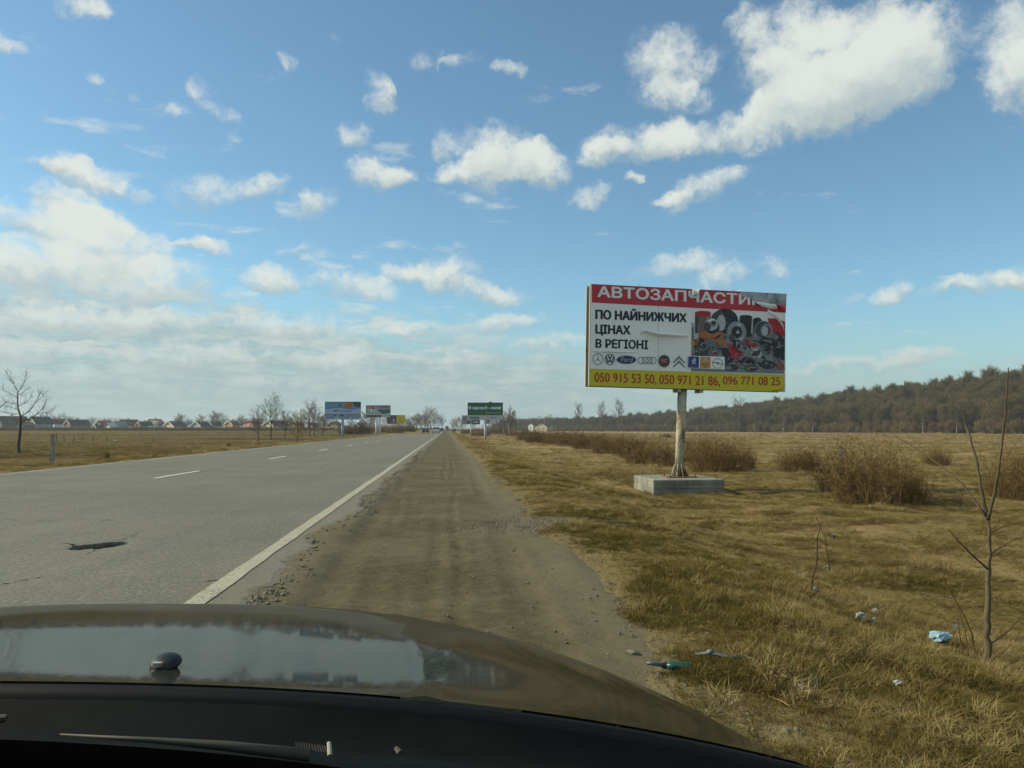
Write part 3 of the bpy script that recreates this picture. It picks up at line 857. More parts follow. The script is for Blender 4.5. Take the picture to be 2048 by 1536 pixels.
def verge(x, y): return sst(1.15, 1.75, x - 0.5 * fbm(y * 0.55, y * 0 + 3.3, 5, 3) - 0.3 * vnoise(x * 3, y * 3, 92))


patch = lambda x, y: 1 - 0.92 * np.exp(-(((x - 1.35) / 0.95) ** 2 + ((y - 10.6) / 0.55) ** 2) ** 2)
bare = lambda x, y: np.clip(0.85 + 2.6 * fbm(x * 1.6, y * 1.2, 101, 2), 0.10, 1)
sow(140000, (1.1, 10.5), (2.6, 12.0), lambda x, y: verge(x, y) * patch(x, y) * bare(x, y), 0.38, lambda x, y: 0.16 + 0.25 * sst(2.2, 4.5, x))
sow(3500, (0.75, 1.7), (2.6, 30.0), lambda x, y: sst(0.7, 1.6, x) * patch(x, y) * 0.6, 0.30, lambda x, y: 0.3 + 0 * x)
sow(85000, (1.2, 22.0), (9.0, 32.0), lambda x, y: verge(x, y) * patch(x, y) * bare(x, y), 0.42, lambda x, y: 0.30 + 0.5 * sst(3.0, 7.0, x))
sow(42000, (1.4, 62.0), (28.0, 100.0), lambda x, y: verge(x, y), 0.55, lambda x, y: 0.65 + 0.4 * sst(3.0, 9.0, x), 0.2)
sow(26000, (1.6, 190.0), (90.0, 320.0), lambda x, y: verge(x, y), 1.3, lambda x, y: 0.8 + 0 * x, 0.2)
lv = lambda x, y: sst(-12.15, -12.9, x + 0.3 * vnoise(x * 2, y * 2, 93))
lvs = lambda x, y: lv(x, y) * np.clip(np.where(x > -16, 1.0, 0.55 + 2.4 * fbm(y * 0.06, x * 0.012, 111, 3)), 0.06, 1)
sow(36000, (-42.0, -12.0), (16.0, 62.0), lvs, 0.5, lambda x, y: 0.14 + 0 * x)
sow(26000, (-110.0, -12.0), (55.0, 170.0), lvs, 0.7, lambda x, y: 0.16 + 0 * x)
sow(16000, (-300.0, -12.0), (160.0, 460.0), lvs, 1.3, lambda x, y: 0.16 + 0 * x)
scatter('grass', np.concatenate(pts), np.concatenate(rots), np.concatenate(scl), np.concatenate(idx), tA + tB + tC,
        'short dry winter grass covering the verges and fields')

# ---- stones on the shoulder and along the broken asphalt
def make_stone(name, seed):
    bm = bmesh.new(); bmesh.ops.create_icosphere(bm, subdivisions=1, radius=0.5); rnd = random.Random(seed)
    for v in bm.verts: v.co = Vector((v.co.x * 1.25, v.co.y, v.co.z * 0.7)) * rnd.uniform(0.72, 1.2)
    me = bpy.data.meshes.new(name); bm.to_mesh(me); bm.free(); me.materials.append(M['stone'])
    return bpy.data.objects.new(name, me)


M['stone'] = mat('gravel_stone', (0.165, 0.145, 0.105), 0.9, var=0.45, scale=1.2)
x = []; y = []; s = []
n = 11000; yy = 2.4 * (30 / 2.4) ** RNG.random(n); xx = RNG.uniform(-1.5, 1.75, n)
k = RNG.random(n) < (0.25 + 0.75 * np.exp(-((xx + 1.25) / 0.18) ** 2) + 0.5 * np.exp(-((xx - 1.35) / 0.3) ** 2)) * np.clip(0.5 + 2.0 * vnoise(xx * 1.2, yy * 0.8, 97), 0.08, 1)
x.append(xx[k]); y.append(yy[k]); s.append(0.006 + 0.020 * RNG.random(k.sum()) ** 4)
n = 2600; xx = RNG.normal(1.3, 0.62, n); yy = RNG.normal(10.6, 0.5, n)
x.append(xx); y.append(yy); s.append(0.007 + 0.026 * RNG.random(n) ** 4)
n = 9000; yy = 4.6 * (45 / 4.6) ** RNG.random(n); xx = road_edge(yy) + np.abs(RNG.normal(0, 0.10, n)) - 0.01
k = RNG.random(n) < np.clip(0.5 + 2.2 * vnoise(yy * 0.9, yy * 0 + 4, 98), 0.05, 1)
x.append(xx[k]); y.append(yy[k]); s.append(0.008 + 0.034 * RNG.random(k.sum()) ** 2.4)
x, y, s = map(np.concatenate, (x, y, s))
zs = np.maximum(shoulder_z(x, y), ground_z(x, y)) + s * 0.08
n = len(x)
scatter('gravel', np.stack([x, y, zs], 1), np.stack([RNG.normal(0, .3, n), RNG.normal(0, .3, n), RNG.uniform(0, 6.3, n)], 1), np.stack([s, s, s], 1),
        RNG.integers(0, 5, n), [make_stone('s', 400 + i) for i in range(5)], 'loose gravel and pebbles on the dirt shoulder')

# ================================================================== wood on the right
wt = []
for i in range(7):
    H = (11.5, 12.5, 10.5, 12, 11, 6.0, 5.0)[i]
    rnd = random.Random(500 + i); a = MB()
    small = i >= 5
    grow(a, a, Vector((0, 0, -0.3)), Vector((0, 0, 1)), H * (0.46 if not small else .45), 0.16 if not small else .10, 0, 3, rnd, [26, 9, 12, 0] if not small else [24, 8, 11, 0], 0.30, (15, 52), (0.56, 0.82),
         0.05 if not small else 0.05, 0.30 if not small else .05)
    o = a.build('w', M['wood_twig'] if not small else M['olive_twig']); COL.objects.unlink(o); wt.append(o)
pts = []; idx = []; sc_ = []
dirv = (FB - FA); nv = np.array((-dirv[1], dirv[0])) / np.linalg.norm(dirv)
if nv[0] < 0: nv = -nv
n = 5200
tt = RNG.uniform(-0.35, 1.75, n); dd = 3 + 110 * RNG.random(n) ** 1.3
xy = FA + tt[:, None] * dirv + dd[:, None] * nv + RNG.normal(0, 2.0, (n, 2))
pts.append(xy); idx.append(RNG.integers(0, 5, n)); sc_.append(RNG.uniform(0.9, 1.3, n) * (1 + .22 * np.clip(tt, 0, 1)))
n = 1400; tt = RNG.uniform(-0.35, 1.5, n); dd = -9 + 16 * RNG.random(n)
xy = FA + tt[:, None] * dirv + dd[:, None] * nv + RNG.normal(0, 1.5, (n, 2))
pts.append(xy); idx.append(RNG.integers(5, 7, n)); sc_.append(RNG.uniform(0.5, 1.5, n))
xy = np.concatenate(pts); sc1 = np.concatenate(sc_); n = len(xy); idx = np.concatenate(idx)

zz = ground_z(xy[:, 0], xy[:, 1])
scatter('woods', np.stack([xy[:, 0], xy[:, 1], zz], 1), np.stack([np.zeros(n), np.zeros(n), RNG.uniform(0, 6.3, n)], 1), np.stack([sc1 * .95, sc1 * .95, sc1 * RNG.uniform(.9, 1.35, n)], 1),
        idx, wt, 'bare brown wood covering the low rise beyond the right field')

# trees and scrub standing in front of the wood, one by one
tree_a = make_tree('bare_tree', 601, 8.6, 0.15, (20, 8, 9), M['birch'], M['twig'], 0.4, (25, 50), (0.32, 0.5), 0.045, 0.25)
tree_b = make_tree('bare_tree', 602, 9.5, 0.15, (22, 7, 8), M['bark'], M['twig'], 0.45, (22, 45), (0.3, 0.45), 0.05, 0.2)
tree_c = make_tree('bare_tree', 603, 7.0, 0.12, (19, 8, 9), M['bark'], M['twig'], 0.3, (30, 62), (0.42, 0.62), 0.020, 0.28)
tree_d = make_tree('bare_tree', 604, 5.2, 0.10, (22, 8, 9), M['bark'], M['olive_twig'], 0.3, (25, 60), (0.45, 0.62), 0.022, 0.1)
protos = [tree_a, tree_b, tree_c, tree_d]; used = [False] * 4
PH = [8.6, 9.5, 7.0, 5.2]


def plant(kind, px, Yd, hpx, label, group, cat='tree', base=None, rz=None, wide=1.0):
    """a tree whose foot stands at photo column px and distance Yd along the road, hpx tall in the photo"""
    p = P(px, 860, Yd)
    x_, y_ = float(p[0]), Yd
    H = hpx / F * Yd
    o = protos[kind] if not used[kind] else copy_tree(protos[kind])
    used[kind] = True
    o.location = (x_, y_, gz(x_, y_) - 0.05); o.rotation_euler = (0, 0, rz if rz is not None else random.uniform(0, 6.28))
    k = H / (PH[kind] * 0.88); o.scale = (k * wide, k * wide, k)
    tag(o, label, cat, group); return o


WG = 'bare trees in front of the wood'
plant(1, 1157, 520, 58, 'slim bare tree at the left end of the wood, left of the billboard pole', WG)
plant(1, 1204, 500, 60, 'bare tree in front of the low wood, middle of three left of the pole', WG)
plant(1, 1238, 470, 66, 'tall bare tree just left of the big billboard pole', WG)
plant(2, 1478, 380, 66, 'spreading bare tree before the wood, right of the billboard pole', WG)
plant(1, 1512, 380, 64, 'narrow bare tree in front of the wood below the right end of the billboard', WG)
plant(0, 1566, 350, 44, 'thin pale trunked tree in front of the dark wood, right of the billboard', WG)
plant(0, 1625, 345, 40, 'thin white trunked tree standing straight before the wood', WG)
plant(0, 1846, 310, 44, 'pale forked tree at the foot of the wood, right of the big shrub', WG)
plant(0, 1913, 300, 46, 'pale stemmed tree behind the left fork of the sapling', WG)
plant(3, 1800, 315, 44, 'rounded olive scrub tree at the foot of the wood above the big shrub', WG)
plant(3, 1985, 285, 66, 'broad yellowish scrub tree at the wood edge beside the sapling tip', WG)
plant(3, 1690, 330, 40, 'dull olive scrub tree at the wood edge, left of the big shrub', WG)

# ================================================================== left verge trees
LG = 'bare trees along the left field'
def left_tree(kind, px, py, hpx, label, wide=1.0, rz=None):
    gx_, gy_, gz_ = Gp(px, py)
    return plant(kind, px, gy_, hpx * .9, label, LG, wide=wide, rz=rz)


left_tree(2, 516, 883, 66, 'small bare tree left of the tallest roadside tree')
left_tree(2, 543, 880, 88, 'tallest bare tree on the left verge, before the pale gabled house', 0.95)
left_tree(2, 570, 879, 58, 'bare tree just right of the tallest roadside tree')
left_tree(3, 594, 884, 62, 'bushy bare tree close to the left road edge', 0.9)
left_tree(2, 620, 874, 72, 'spreading bare tree left of the blue winter billboard', 1.0)
left_tree(2, 629, 874, 62, 'leaning bare tree behind the left end of the blue billboard', 0.9)
left_tree(3, 645, 872, 44, 'low bare tree under the left corner of the blue billboard', 1.0)

# the near tree on the far left: hand laid limbs
TY = 43.0


def near_left_tree():
    gx_, gy_, gz_ = Gp(38, 907)
    Yd = gy_; rnd = random.Random(9)
    root = empty('bare_tree', (float(P(38, 860, Yd)[0]), Yd, gz(float(P(38, 860, Yd)[0]), Yd)))
    O = Vector(root.location)
    def Q(px, py, dy=0.0): return Vector(P(px, py, Yd + dy)) - O
    a, b = MB(), MB()
    trunk = [(38, 910), (37, 890), (40, 865), (41, 845), (41, 832), (36, 817), (35, 800), (36, 782)]
    a.tube([Q(*p) for p in trunk], [0.115, 0.095, 0.09, 0.08, 0.062, 0.046, 0.037, 0.028], 8, False)
    limbs = [([(36, 784), (46, 770), (51, 758), (52, 750)], .03, .1), ([(36, 784), (28, 768), (19, 755), (15, 748)], .028, -.1),
             ([(41, 834), (60, 821), (70, 806), (79, 790), (83, 778)], .05, .5), ([(41, 846), (58, 839), (75, 828), (88, 814), (94, 798)], .05, -.5),
             ([(75, 828), (90, 825), (100, 823), (107, 820)], .022, -.4), ([(36, 828), (20, 828), (8, 823)], .03, .3), ([(35, 808), (18, 806), (4, 800)], .028, -.4),
             ([(35, 796), (16, 785), (4, 778)], .026, .4), ([(36, 812), (46, 808), (58, 800), (63, 790)], .026, .6), ([(70, 806), (84, 795), (88, 784)], .02, .5),
             ([(36, 820), (24, 815), (8, 814)], .02, -.7), ([(35, 790), (44, 786), (50, 780)], .02, -.5), ([(41, 840), (58, 838), (66, 834)], .016, .3)]
    for pts_, r, dy in limbs:
        n = len(pts_)
        L = [Q(px, py, dy * 3 * i / n) for i, (px, py) in enumerate(pts_)]
        b.tube(L, [.72 * r * (1 - .75 * i / (n - 1)) for i in range(n)], 5, False)
        for i in range(n - 1):
            for k in range(6):
                p = L[i].lerp(L[i + 1], rnd.random()); d = (L[i + 1] - L[i]).normalized()
                nd = (d + perp(d, rnd) * rnd.uniform(.5, 1.1) + Vector((0, 0, .3))).normalized()
                q, e, d3 = twig(b, p, nd, rnd.uniform(.25, .75), .018, rnd)
                twig(b, q, (d3 + perp(d3, rnd) * .8).normalized(), rnd.uniform(.15, .4), .013, rnd)
    a.build('trunk', M['bark'], root, True); b.build('limbs', M['bark'], root)
    tag(root, 'bare roadside tree with upswept limbs at the far left edge', 'tree', LG)
    # limb of a second tree reaching in from outside the frame
    r2 = empty('bare_tree', (float(P(-40, 860, Yd + 3)[0]), Yd + 3, gz(float(P(-40, 860, Yd + 3)[0]), Yd + 3)))
    O = Vector(r2.location); a, b = MB(), MB()
    a.tube([Q(-40, 912, 3), Q(-41, 870, 3), (Q(-38, 830, 3)), Q(-40, 780, 3)], [.13, .11, .09, .04], 8, False)
    for pts_ in ([(-40, 850), (-10, 826), (0, 815), (10, 806), (17, 802)], [(-39, 826), (-15, 800), (-5, 780)], [(-39, 840), (-60, 815), (-70, 790)], [(-40, 800), (-30, 770), (-28, 750)]):
        L = [Q(px, py, 3) for px, py in pts_]; b.tube(L, [.045 * (1 - .18 * i) for i in range(len(L))], 5, False)
        for i in range(len(L) - 1):
            d = (L[i + 1] - L[i]).normalized()
            for k in range(3): twig(b, L[i].lerp(L[i + 1], rnd.random()), (d + perp(d, rnd)).normalized(), .5, .016, rnd)
    a.build('trunk', M['bark'], r2, True); b.build('limbs', M['bark'], r2)
    tag(r2, 'bare tree at the far left whose limb reaches into the picture', 'tree', LG)


near_left_tree()

# ================================================================== shrubs
sh_p = [make_shrub('brown_shrub', 700 + i, 1.0, 1.35, 200, M['shrub'], 0.0065, 0.38, 11, 240) for i in range(3)]
sh_used = [False] * 3


def shrub(i, px, py, wpx, hpx, label, group='brown shrubs on the right verge', deep=1.0):
    gx_, gy_, gz_ = Gp(px, py)
    o = sh_p[i] if not sh_used[i] else copy_tree(sh_p[i]); sh_used[i] = True
    H = 1.08 * hpx / F * gy_; Wd = 1.0 * wpx / F * gy_ / 1.55
    o.location = (gx_, gy_ + Wd * 0.3, gz(gx_, gy_ + Wd * .3)); o.scale = (Wd, Wd * deep, H * 1.0); o.rotation_euler = (0, 0, random.uniform(-.5, .5))
    return tag(o, label, 'shrub', group)


shrub(0, 1090, 886, 90, 28, 'low brown shrub in the row right of the green billboard')
shrub(1, 1150, 892, 90, 34, 'brown shrub in the row, next to a gap left of the big billboard')
shrub(2, 1228, 908, 110, 48, 'brown shrub left of the clump behind the billboard pole')
shrub(0, 1318, 932, 150, 66, 'dense brown shrub standing behind the left of the billboard pole')
shrub(1, 1440, 945, 130, 84, 'loose brown shrub just right of the billboard pole')
shrub(2, 1398, 925, 90, 62, 'shrub partly hidden by the billboard pole')
shrub(1, 1608, 945, 105, 66, 'small brown shrub left of the largest shrub')
shrub(0, 1760, 1006, 190, 148, 'largest brown shrub with straw at its foot, left of the sapling')
shrub(2, 1690, 985, 110, 105, 'left shoulder of the big shrub clump with a blue scrap in it')
shrub(1, 1828, 1012, 90, 88, 'low right shoulder of the big shrub clump')
shrub(2, 2045, 1000, 130, 125, 'brown shrub cut by the right edge of the picture behind the sapling')
shrub(0, 1880, 932, 60, 48, 'small lone shrub in the field behind the sapling')
shrub(1, 1000, 868, 60, 18, 'low scrub just right of the green billboard post', deep=2)
shrub(2, 960, 872, 46, 20, 'low scrub at the foot of the green billboard post', deep=2)
shrub(0, 1045, 872, 70, 16, 'strip of low scrub far right of the green billboard', deep=2)
shrub(2, 1010, 862, 50, 42, 'tall bare scrub behind the right end of the green billboard', deep=2)
shrub(1, 935, 868, 30, 12, 'small scrub beside the dirt shoulder before the green billboard', deep=2)
shrub(2, 1122, 889, 84, 34, 'brown shrub filling the row midway between the green and the big billboard')
shrub(0, 1186, 899, 95, 42, 'rounded brown shrub in the row, second gap left of the big billboard pole')
shrub(1, 1268, 916, 92, 52, 'brown shrub in the row directly left of the dense one behind the pole')
shrub(2, 1062, 881, 76, 26, 'small brown shrub at the far end of the row right of the green billboard')
shrub(0, 1490, 938, 60, 58, 'right outlier of the loose shrubs behind the concrete block')
LS = 'scrub along the left verge'
shrub(0, 718, 868, 52, 26, 'dark scrub under the right half of the blue billboard', LS, 2)
shrub(1, 760, 865, 40, 18, 'scrub round the posts of the house picture billboard', LS, 2)
shrub(2, 788, 866, 44, 26, 'dense dark scrub in front of the purple billboard', LS, 2)
shrub(0, 815, 863, 36, 18, 'scrub under the yellow billboard half', LS, 2)
shrub(1, 690, 868, 34, 16, 'low scrub behind the blue billboard post', LS, 2)
shrub(2, 213, 918, 10, 16, 'tiny dark bush on the left verge near the post', LS)
shrub(0, 457, 893, 10, 8, 'tiny bush on the left verge midway to the trees', LS)
shrub(0, 908, 864, 9, 9, 'small dark bush at the far end of the dirt shoulder', LS, 1)

# dead weed left of the concrete block, small dry stems near the litter
wd = make_shrub('dead_weed', 740, 1.0, 1.5, 16, M['dead'], 0.012, 1.2, 6)
gx_, gy_, gz_ = Gp(1238, 962)
wd.location = (gx_, gy_, gz_); wd.scale = (0.5, 0.5, 0.5)
tag(wd, 'dark dead weed lying left of the concrete block', 'weed', 'dead weeds on the verge')
for (px, py, s_, lab) in ((1340, 1000, .15, 'tiny dead weed at the near left corner of the concrete block'), (1650, 1030, .34, 'dark dead weed in the grass right of the concrete block'),
                          (1560, 1045, .3, 'low dark weed lying in the grass below the billboard end'), (1920, 1010, .42, 'dark weed tuft between big shrub and sapling')):
    o = copy_tree(wd); gx_, gy_, gz_ = Gp(px, py); o.location = (gx_, gy_, gz_); o.scale = (s_, s_, s_); o.rotation_euler = (0, 0, px)
    tag(o, lab, 'weed', 'dead weeds on the verge')


def stems(name, base, lines, r, m, label, cat, group=None, twigs=0, seed=1):
    """thin stems laid from points in the photo at one distance"""
    bx, by, bz = Gp(*base)
    root = empty(name, (bx, by, bz)); O = Vector((bx, by, bz)); rnd = random.Random(seed)
    for k, (nm, pl_, rr, dy) in enumerate(lines):
        mb = MB(); n = len(pl_)
        L = [Vector(P(px, py, by + dy * i / max(1, n - 1))) - O for i, (px, py) in enumerate(pl_)]
        if nm == 'trunk': L[0].z = -0.06
        # resample with small kinks
        R = []
        for i in range(n - 1):
            for j in range(4):
                q = L[i].lerp(L[i + 1], j / 4)
                if j: q = q + Vector((rnd.uniform(-1, 1), rnd.uniform(-1, 1), 0)) * rr * 0.35
                R.append(q)
        R.append(L[-1]); mm = len(R)
        mb.tube(R, [rr * (1 - 0.72 * i / (mm - 1)) * (1.18 if i % 4 == 0 else 1.0) for i in range(mm)], 8 if rr > .01 else 5, True)
        for i in range(twigs):
            j = rnd.randrange(1, mm - 1); d = (R[j + 1] - R[j]).normalized()
            twig(mb, R[j], (d * .3 + perp(d, rnd)).normalized(), rnd.uniform(.01, .05), rr * .35, rnd)
        mb.build(nm, m[k] if isinstance(m, list) else m, root, True)
    return tag(root, label, cat, group)


stems('sapling', (1968, 1338), [
    ('trunk', [(1968, 1338), (1976, 1285), (1973, 1240), (1977, 1140), (1978, 1080), (1976, 1035)], 0.027, 0.0),
    ('branch', [(1977, 1040), (1963, 985), (1955, 930), (1941, 875), (1930, 840), (1917, 805)], 0.0115, 0.2),
    ('branch', [(1975, 1038), (1990, 985), (2000, 915), (2008, 850), (2014, 790), (2017, 735)], 0.0115, -0.15),
    ('branch', [(1972, 1032), (1925, 968), (1880, 930), (1832, 897), (1783, 868)], 0.008, 0.5),
    ('branch', [(1974, 1137), (1945, 1110), (1915, 1080), (1897, 1058)], 0.0075, -0.25),
    ('branch', [(1976, 1112), (2000, 1095), (2030, 1078), (2055, 1072)], 0.0055, 0.2), ('branch', [(1978, 1066), (2010, 1052), (2055, 1040)], 0.0045, 0.3),
    ('branch', [(1980, 1288), (2010, 1268), (2035, 1243)], 0.007, 0.2)], 1, M['sapling'],
    'slim bare sapling with a forked top standing in the grass at the right', 'sapling', twigs=10, seed=3)
stems('red_shoots', (1930, 1318), [
    ('shoot', [(1952, 1322), (1945, 1270), (1925, 1225), (1905, 1190), (1888, 1160), (1878, 1108)], 0.0055, -.1), ('shoot', [(1938, 1318), (1930, 1260), (1917, 1215), (1905, 1188), (1893, 1175)], 0.005, .1),
    ('shoot', [(1926, 1315), (1920, 1280), (1916, 1240), (1914, 1210)], 0.006, 0), ('shoot', [(1900, 1178), (1902, 1140), (1898, 1105), (1890, 1070)], 0.003, .1),
    ('shoot', [(1910, 1310), (1911, 1280), (1916, 1243)], 0.004, .1), ('shoot', [(1920, 1200), (1927, 1165), (1940, 1130), (1953, 1100)], 0.003, .2),
    ('shoot', [(1918, 1215), (1945, 1198), (1972, 1180)], 0.003, .2), ('shoot', [(1962, 1318), (1970, 1290), (1971, 1270)], 0.004, 0),
    ('shoot', [(1980, 1322), (2000, 1305), (2030, 1285)], 0.003, 0)], 1, M['red_twig'],
    'reddish thin shoots sprouting beside the foot of the sapling', 'shoots', twigs=2, seed=4)
stems('dry_stems', (1625, 1192), [
    ('stem', [(1621, 1196), (1625, 1160), (1634, 1120), (1635, 1080), (1640, 1050), (1632, 1033)], 0.008, 0), ('stem', [(1659, 1140), (1654, 1105), (1651, 1075), (1642, 1058), (1645, 1034)], 0.007, .2),
    ('stem', [(1634, 1078), (1622, 1078), (1610, 1066)], 0.003, -.2), ('stem', [(1652, 1090), (1636, 1076)], 0.004, 0), ('stem', [(1653, 1102), (1668, 1100)], 0.003, .1)],
    1, M['dead'], 'two thin crooked dry stems in the grass left of the sapling', 'stems', twigs=4, seed=5)
stems('grey_shoots', (1690, 900), [('stem', [(1716, 920), (1718, 890), (1722, 872)], 0.012, 0), ('stem', [(1722, 872), (1730, 868)], 0.006, 0)], 1, M['dead'],
      'single dry stalk rising above the left of the big shrub', 'stalk', seed=6)

# ================================================================== billboards
M['steel'] = m_rusty('old_steel', (0.34, 0.34, 0.31))
M['pole_rust'] = m_rusty('peeling_pole', (0.40, 0.36, 0.25), (0.16, 0.080, 0.030), (0.47, 0.60), 4.5)
M['rust'] = m_rusty('rusty_plate', (0.22, 0.12, 0.05), (0.13, 0.06, 0.025), (0.4, 0.6))
M['frame'] = m_rusty('frame_steel', (0.42, 0.40, 0.34), (0.17, 0.10, 0.05), (0.56, 0.72), 2.0)
M['frame_dark'] = mat('frame_shadow_gap', (0.035, 0.035, 0.033), 0.8)
M['p_white'] = m_print('print_white', (0.80, 0.80, 0.77))
M['p_letter'] = m_print('print_pale', (0.76, 0.77, 0.76))
M['p_red'] = m_print('print_red', (0.47, 0.022, 0.040))
M['p_yellow'] = m_print('print_yellow', (0.58, 0.50, 0.012))
M['p_black'] = m_print('print_ink', (0.012, 0.018, 0.034), wear=0.03)
M['p_darkred'] = m_print('print_dark_red', (0.42, 0.035, 0.012), wear=0.05)
M['p_blue'] = m_print('print_blue', (0.022, 0.042, 0.20), wear=0.05)
M['p_navy'] = m_print('print_navy', (0.012, 0.030, 0.10), wear=0.04)
M['p_chrome'] = m_print('print_silver', (0.24, 0.26, 0.28), wear=0.2)
M['p_lightgrey'] = m_print('print_light_grey', (0.42, 0.44, 0.45), wear=0.2)
M['p_grey'] = m_print('print_grey', (0.13, 0.145, 0.155), wear=0.25)
M['p_dgrey'] = m_print('print_dark_grey', (0.045, 0.050, 0.054), wear=0.2)
M['p_coal'] = m_print('print_coal', (0.014, 0.016, 0.02), wear=0.12)
M['p_orange'] = m_print('print_orange', (0.42, 0.125, 0.018), wear=0.25)
M['p_ochre'] = m_print('print_ochre', (0.52, 0.24, 0.012), wear=0.1)
M['p_brown'] = m_print('print_brown', (0.17, 0.10, 0.085), wear=0.25)
M['p_crimson'] = m_print('print_crimson', (0.40, 0.010, 0.020), wear=0.08)
M['p_green'] = m_print('print_green', (0.02, 0.14, 0.06), wear=0.2)
M['p_floor'] = m_print('print_table', (0.20, 0.225, 0.235), wear=0.3)


def text_mesh(body, bold=0.0):
    c = bpy.data.curves.new('lettering', 'FONT'); c.body = body; c.offset = bold; c.resolution_u = 4
    o = bpy.data.objects.new('lettering_tmp', c); COL.objects.link(o)
    dg = bpy.context.evaluated_depsgraph_get(); dg.update()
    me = bpy.data.meshes.new_from_object(o.evaluated_get(dg))
    v = np.array([x.co[:] for x in me.vertices]); f = [tuple(p.vertices) for p in me.polygons]
    bpy.data.objects.remove(o); bpy.data.curves.remove(c); bpy.data.meshes.remove(me)
    return v, f


class Board:
    """a flat sign; shapes are given in photo pixels of its face and land on the real plane"""
    def __init__(s, root, TL, TR, BR, BL, dL, dR):
        c = [Vector(P(*TL, dL)), Vector(P(*TR, dR)), Vector(P(*BR, dR)), Vector(P(*BL, dL))]
        s.root = root
        ctr = sum(c, Vector()) / 4
        xa = ((c[1] + c[2]) - (c[0] + c[3])).normalized()
        za = ((c[0] + c[1]) - (c[2] + c[3])); za = (za - xa * za.dot(xa)).normalized(); ya = za.cross(xa)
        s.W = (((c[1] + c[2]) - (c[0] + c[3])) / 2).length; s.H = (((c[0] + c[1]) - (c[2] + c[3])) / 2).dot(za)
        s.M = Matrix.Translation(ctr - Vector(root.location)) @ Matrix((xa, ya, za)).transposed().to_4x4()
        s.ctr, s.xa, s.ya, s.za = ctr, xa, ya, za
    def at(s, px, py):      # photo pixel -> point of the sign's plane, local x, z
        d = Vector(ray(px, py)); o = Vector(CAM)
        t = (s.ctr - o).dot(s.ya) / d.dot(s.ya); p = o + d * t - s.ctr
        return p.dot(s.xa), p.dot(s.za)
    def place(s, o, parent):
        o.parent = parent
        if parent is s.root: o.matrix_local = s.M
        return o
    def poly(s, name, pts, m, parent, lift, px=True):
        L = [s.at(*p) for p in pts] if px else pts
        mb = MB(); n = len(L)
        mb.add([(x, -lift, z) for x, z in L], [tuple(range(n))])
        o = mb.build(name, m, parent)
        o.data.validate()
        bm = bmesh.new(); bm.from_mesh(o.data); bmesh.ops.triangulate(bm, faces=bm.faces[:]); bm.to_mesh(o.data); bm.free()
        return o
    def many(s, name, polys, m, parent, lift):
        mb = MB()
        for pts in polys:
            L = [s.at(*p) for p in pts]; mb.add([(x, -lift, z) for x, z in L], [tuple(range(len(L)))])
        o = mb.build(name, m, parent)
        if len(polys) > 1: o['kind'] = 'stuff'
        bm = bmesh.new(); bm.from_mesh(o.data); bmesh.ops.triangulate(bm, faces=bm.faces[:]); bm.to_mesh(o.data); bm.free()
        return o
    def text(s, body, x0, y0, x1, y1, m, parent, lift, bold=0.02, x0b=None, slant=0.0, name='lettering'):
        """letters filling the photo box: left-bottom (x0,y0), right-bottom (x1,y1); given cap top via tuple y0=(bottom,top)"""
        v, f = text_mesh(body)
        lo = v.min(0); hi = v.max(0)
        a = (v[:, 0] - lo[0]) / (hi[0] - lo[0]); b = (v[:, 1] - lo[1]) / (hi[1] - lo[1])
        bl = np.array(s.at(x0, y0[0])); tl = np.array(s.at(x0, y0[1])); br = np.array(s.at(x1, y1[0])); tr = np.array(s.at(x1, y1[1]))
        p = (bl * ((1 - a) * (1 - b))[:, None] + br * (a * (1 - b))[:, None] + tl * ((1 - a) * b)[:, None] + tr * (a * b)[:, None])
        p[:, 0] += slant * b
        hgt_ = abs(tl[1] - bl[1]); o_ = bold * hgt_; V = []; Fc_ = []
        for k, (ox, oz) in enumerate(((0, 0), (1, .3), (-1, -.3), (.3, -.8), (-.3, .8)) if bold else ((0, 0),)):
            b0 = len(p) * k
            V.append(np.stack([p[:, 0] + ox * o_, np.full(len(p), -lift - .0005 * k), p[:, 1] + oz * o_ * .8], 1)); Fc_ += [tuple(b0 + i for i in q) for q in f]
        return mesh_obj(name, np.concatenate(V), Fc_, m, parent)



def ell(cx, cy, rx, ry, n=24, a0=0, a1=360, ang=0):
    out = []
    for i in range(n if a1 - a0 >= 360 else n + 1):
        t = radians(a0 + (a1 - a0) * i / n); x, y = rx * cos(t), ry * sin(t); A = radians(ang)
        out.append((cx + x * cos(A) - y * sin(A), cy + x * sin(A) + y * cos(A)))
    return out


def ring(cx, cy, rx, ry, w, n=24):
    """ring as quads"""
    o = ell(cx, cy, rx, ry, n); i = ell(cx, cy, rx - w, ry - w, n)
    return [[o[k], o[(k + 1) % n], i[(k + 1) % n], i[k]] for k in range(n)]


# ---- the big auto parts billboard
PADX0, PADX1, PADY0, PADY1, PADT = 5.76, 7.80, 22.05, 24.40, -0.215
pole_base = Vector((6.84, 23.2, PADT))
bb = empty('billboard', pole_base)
tag(bb, 'large red, white and yellow car parts billboard on a single rusty pole', 'billboard')
B = Board(bb, (1182.5, 569), (1573.5, 588), (1568, 785), (1176, 771), 22.92, 23.55)
TH = 0.46
hw, hh = B.W / 2, B.H / 2
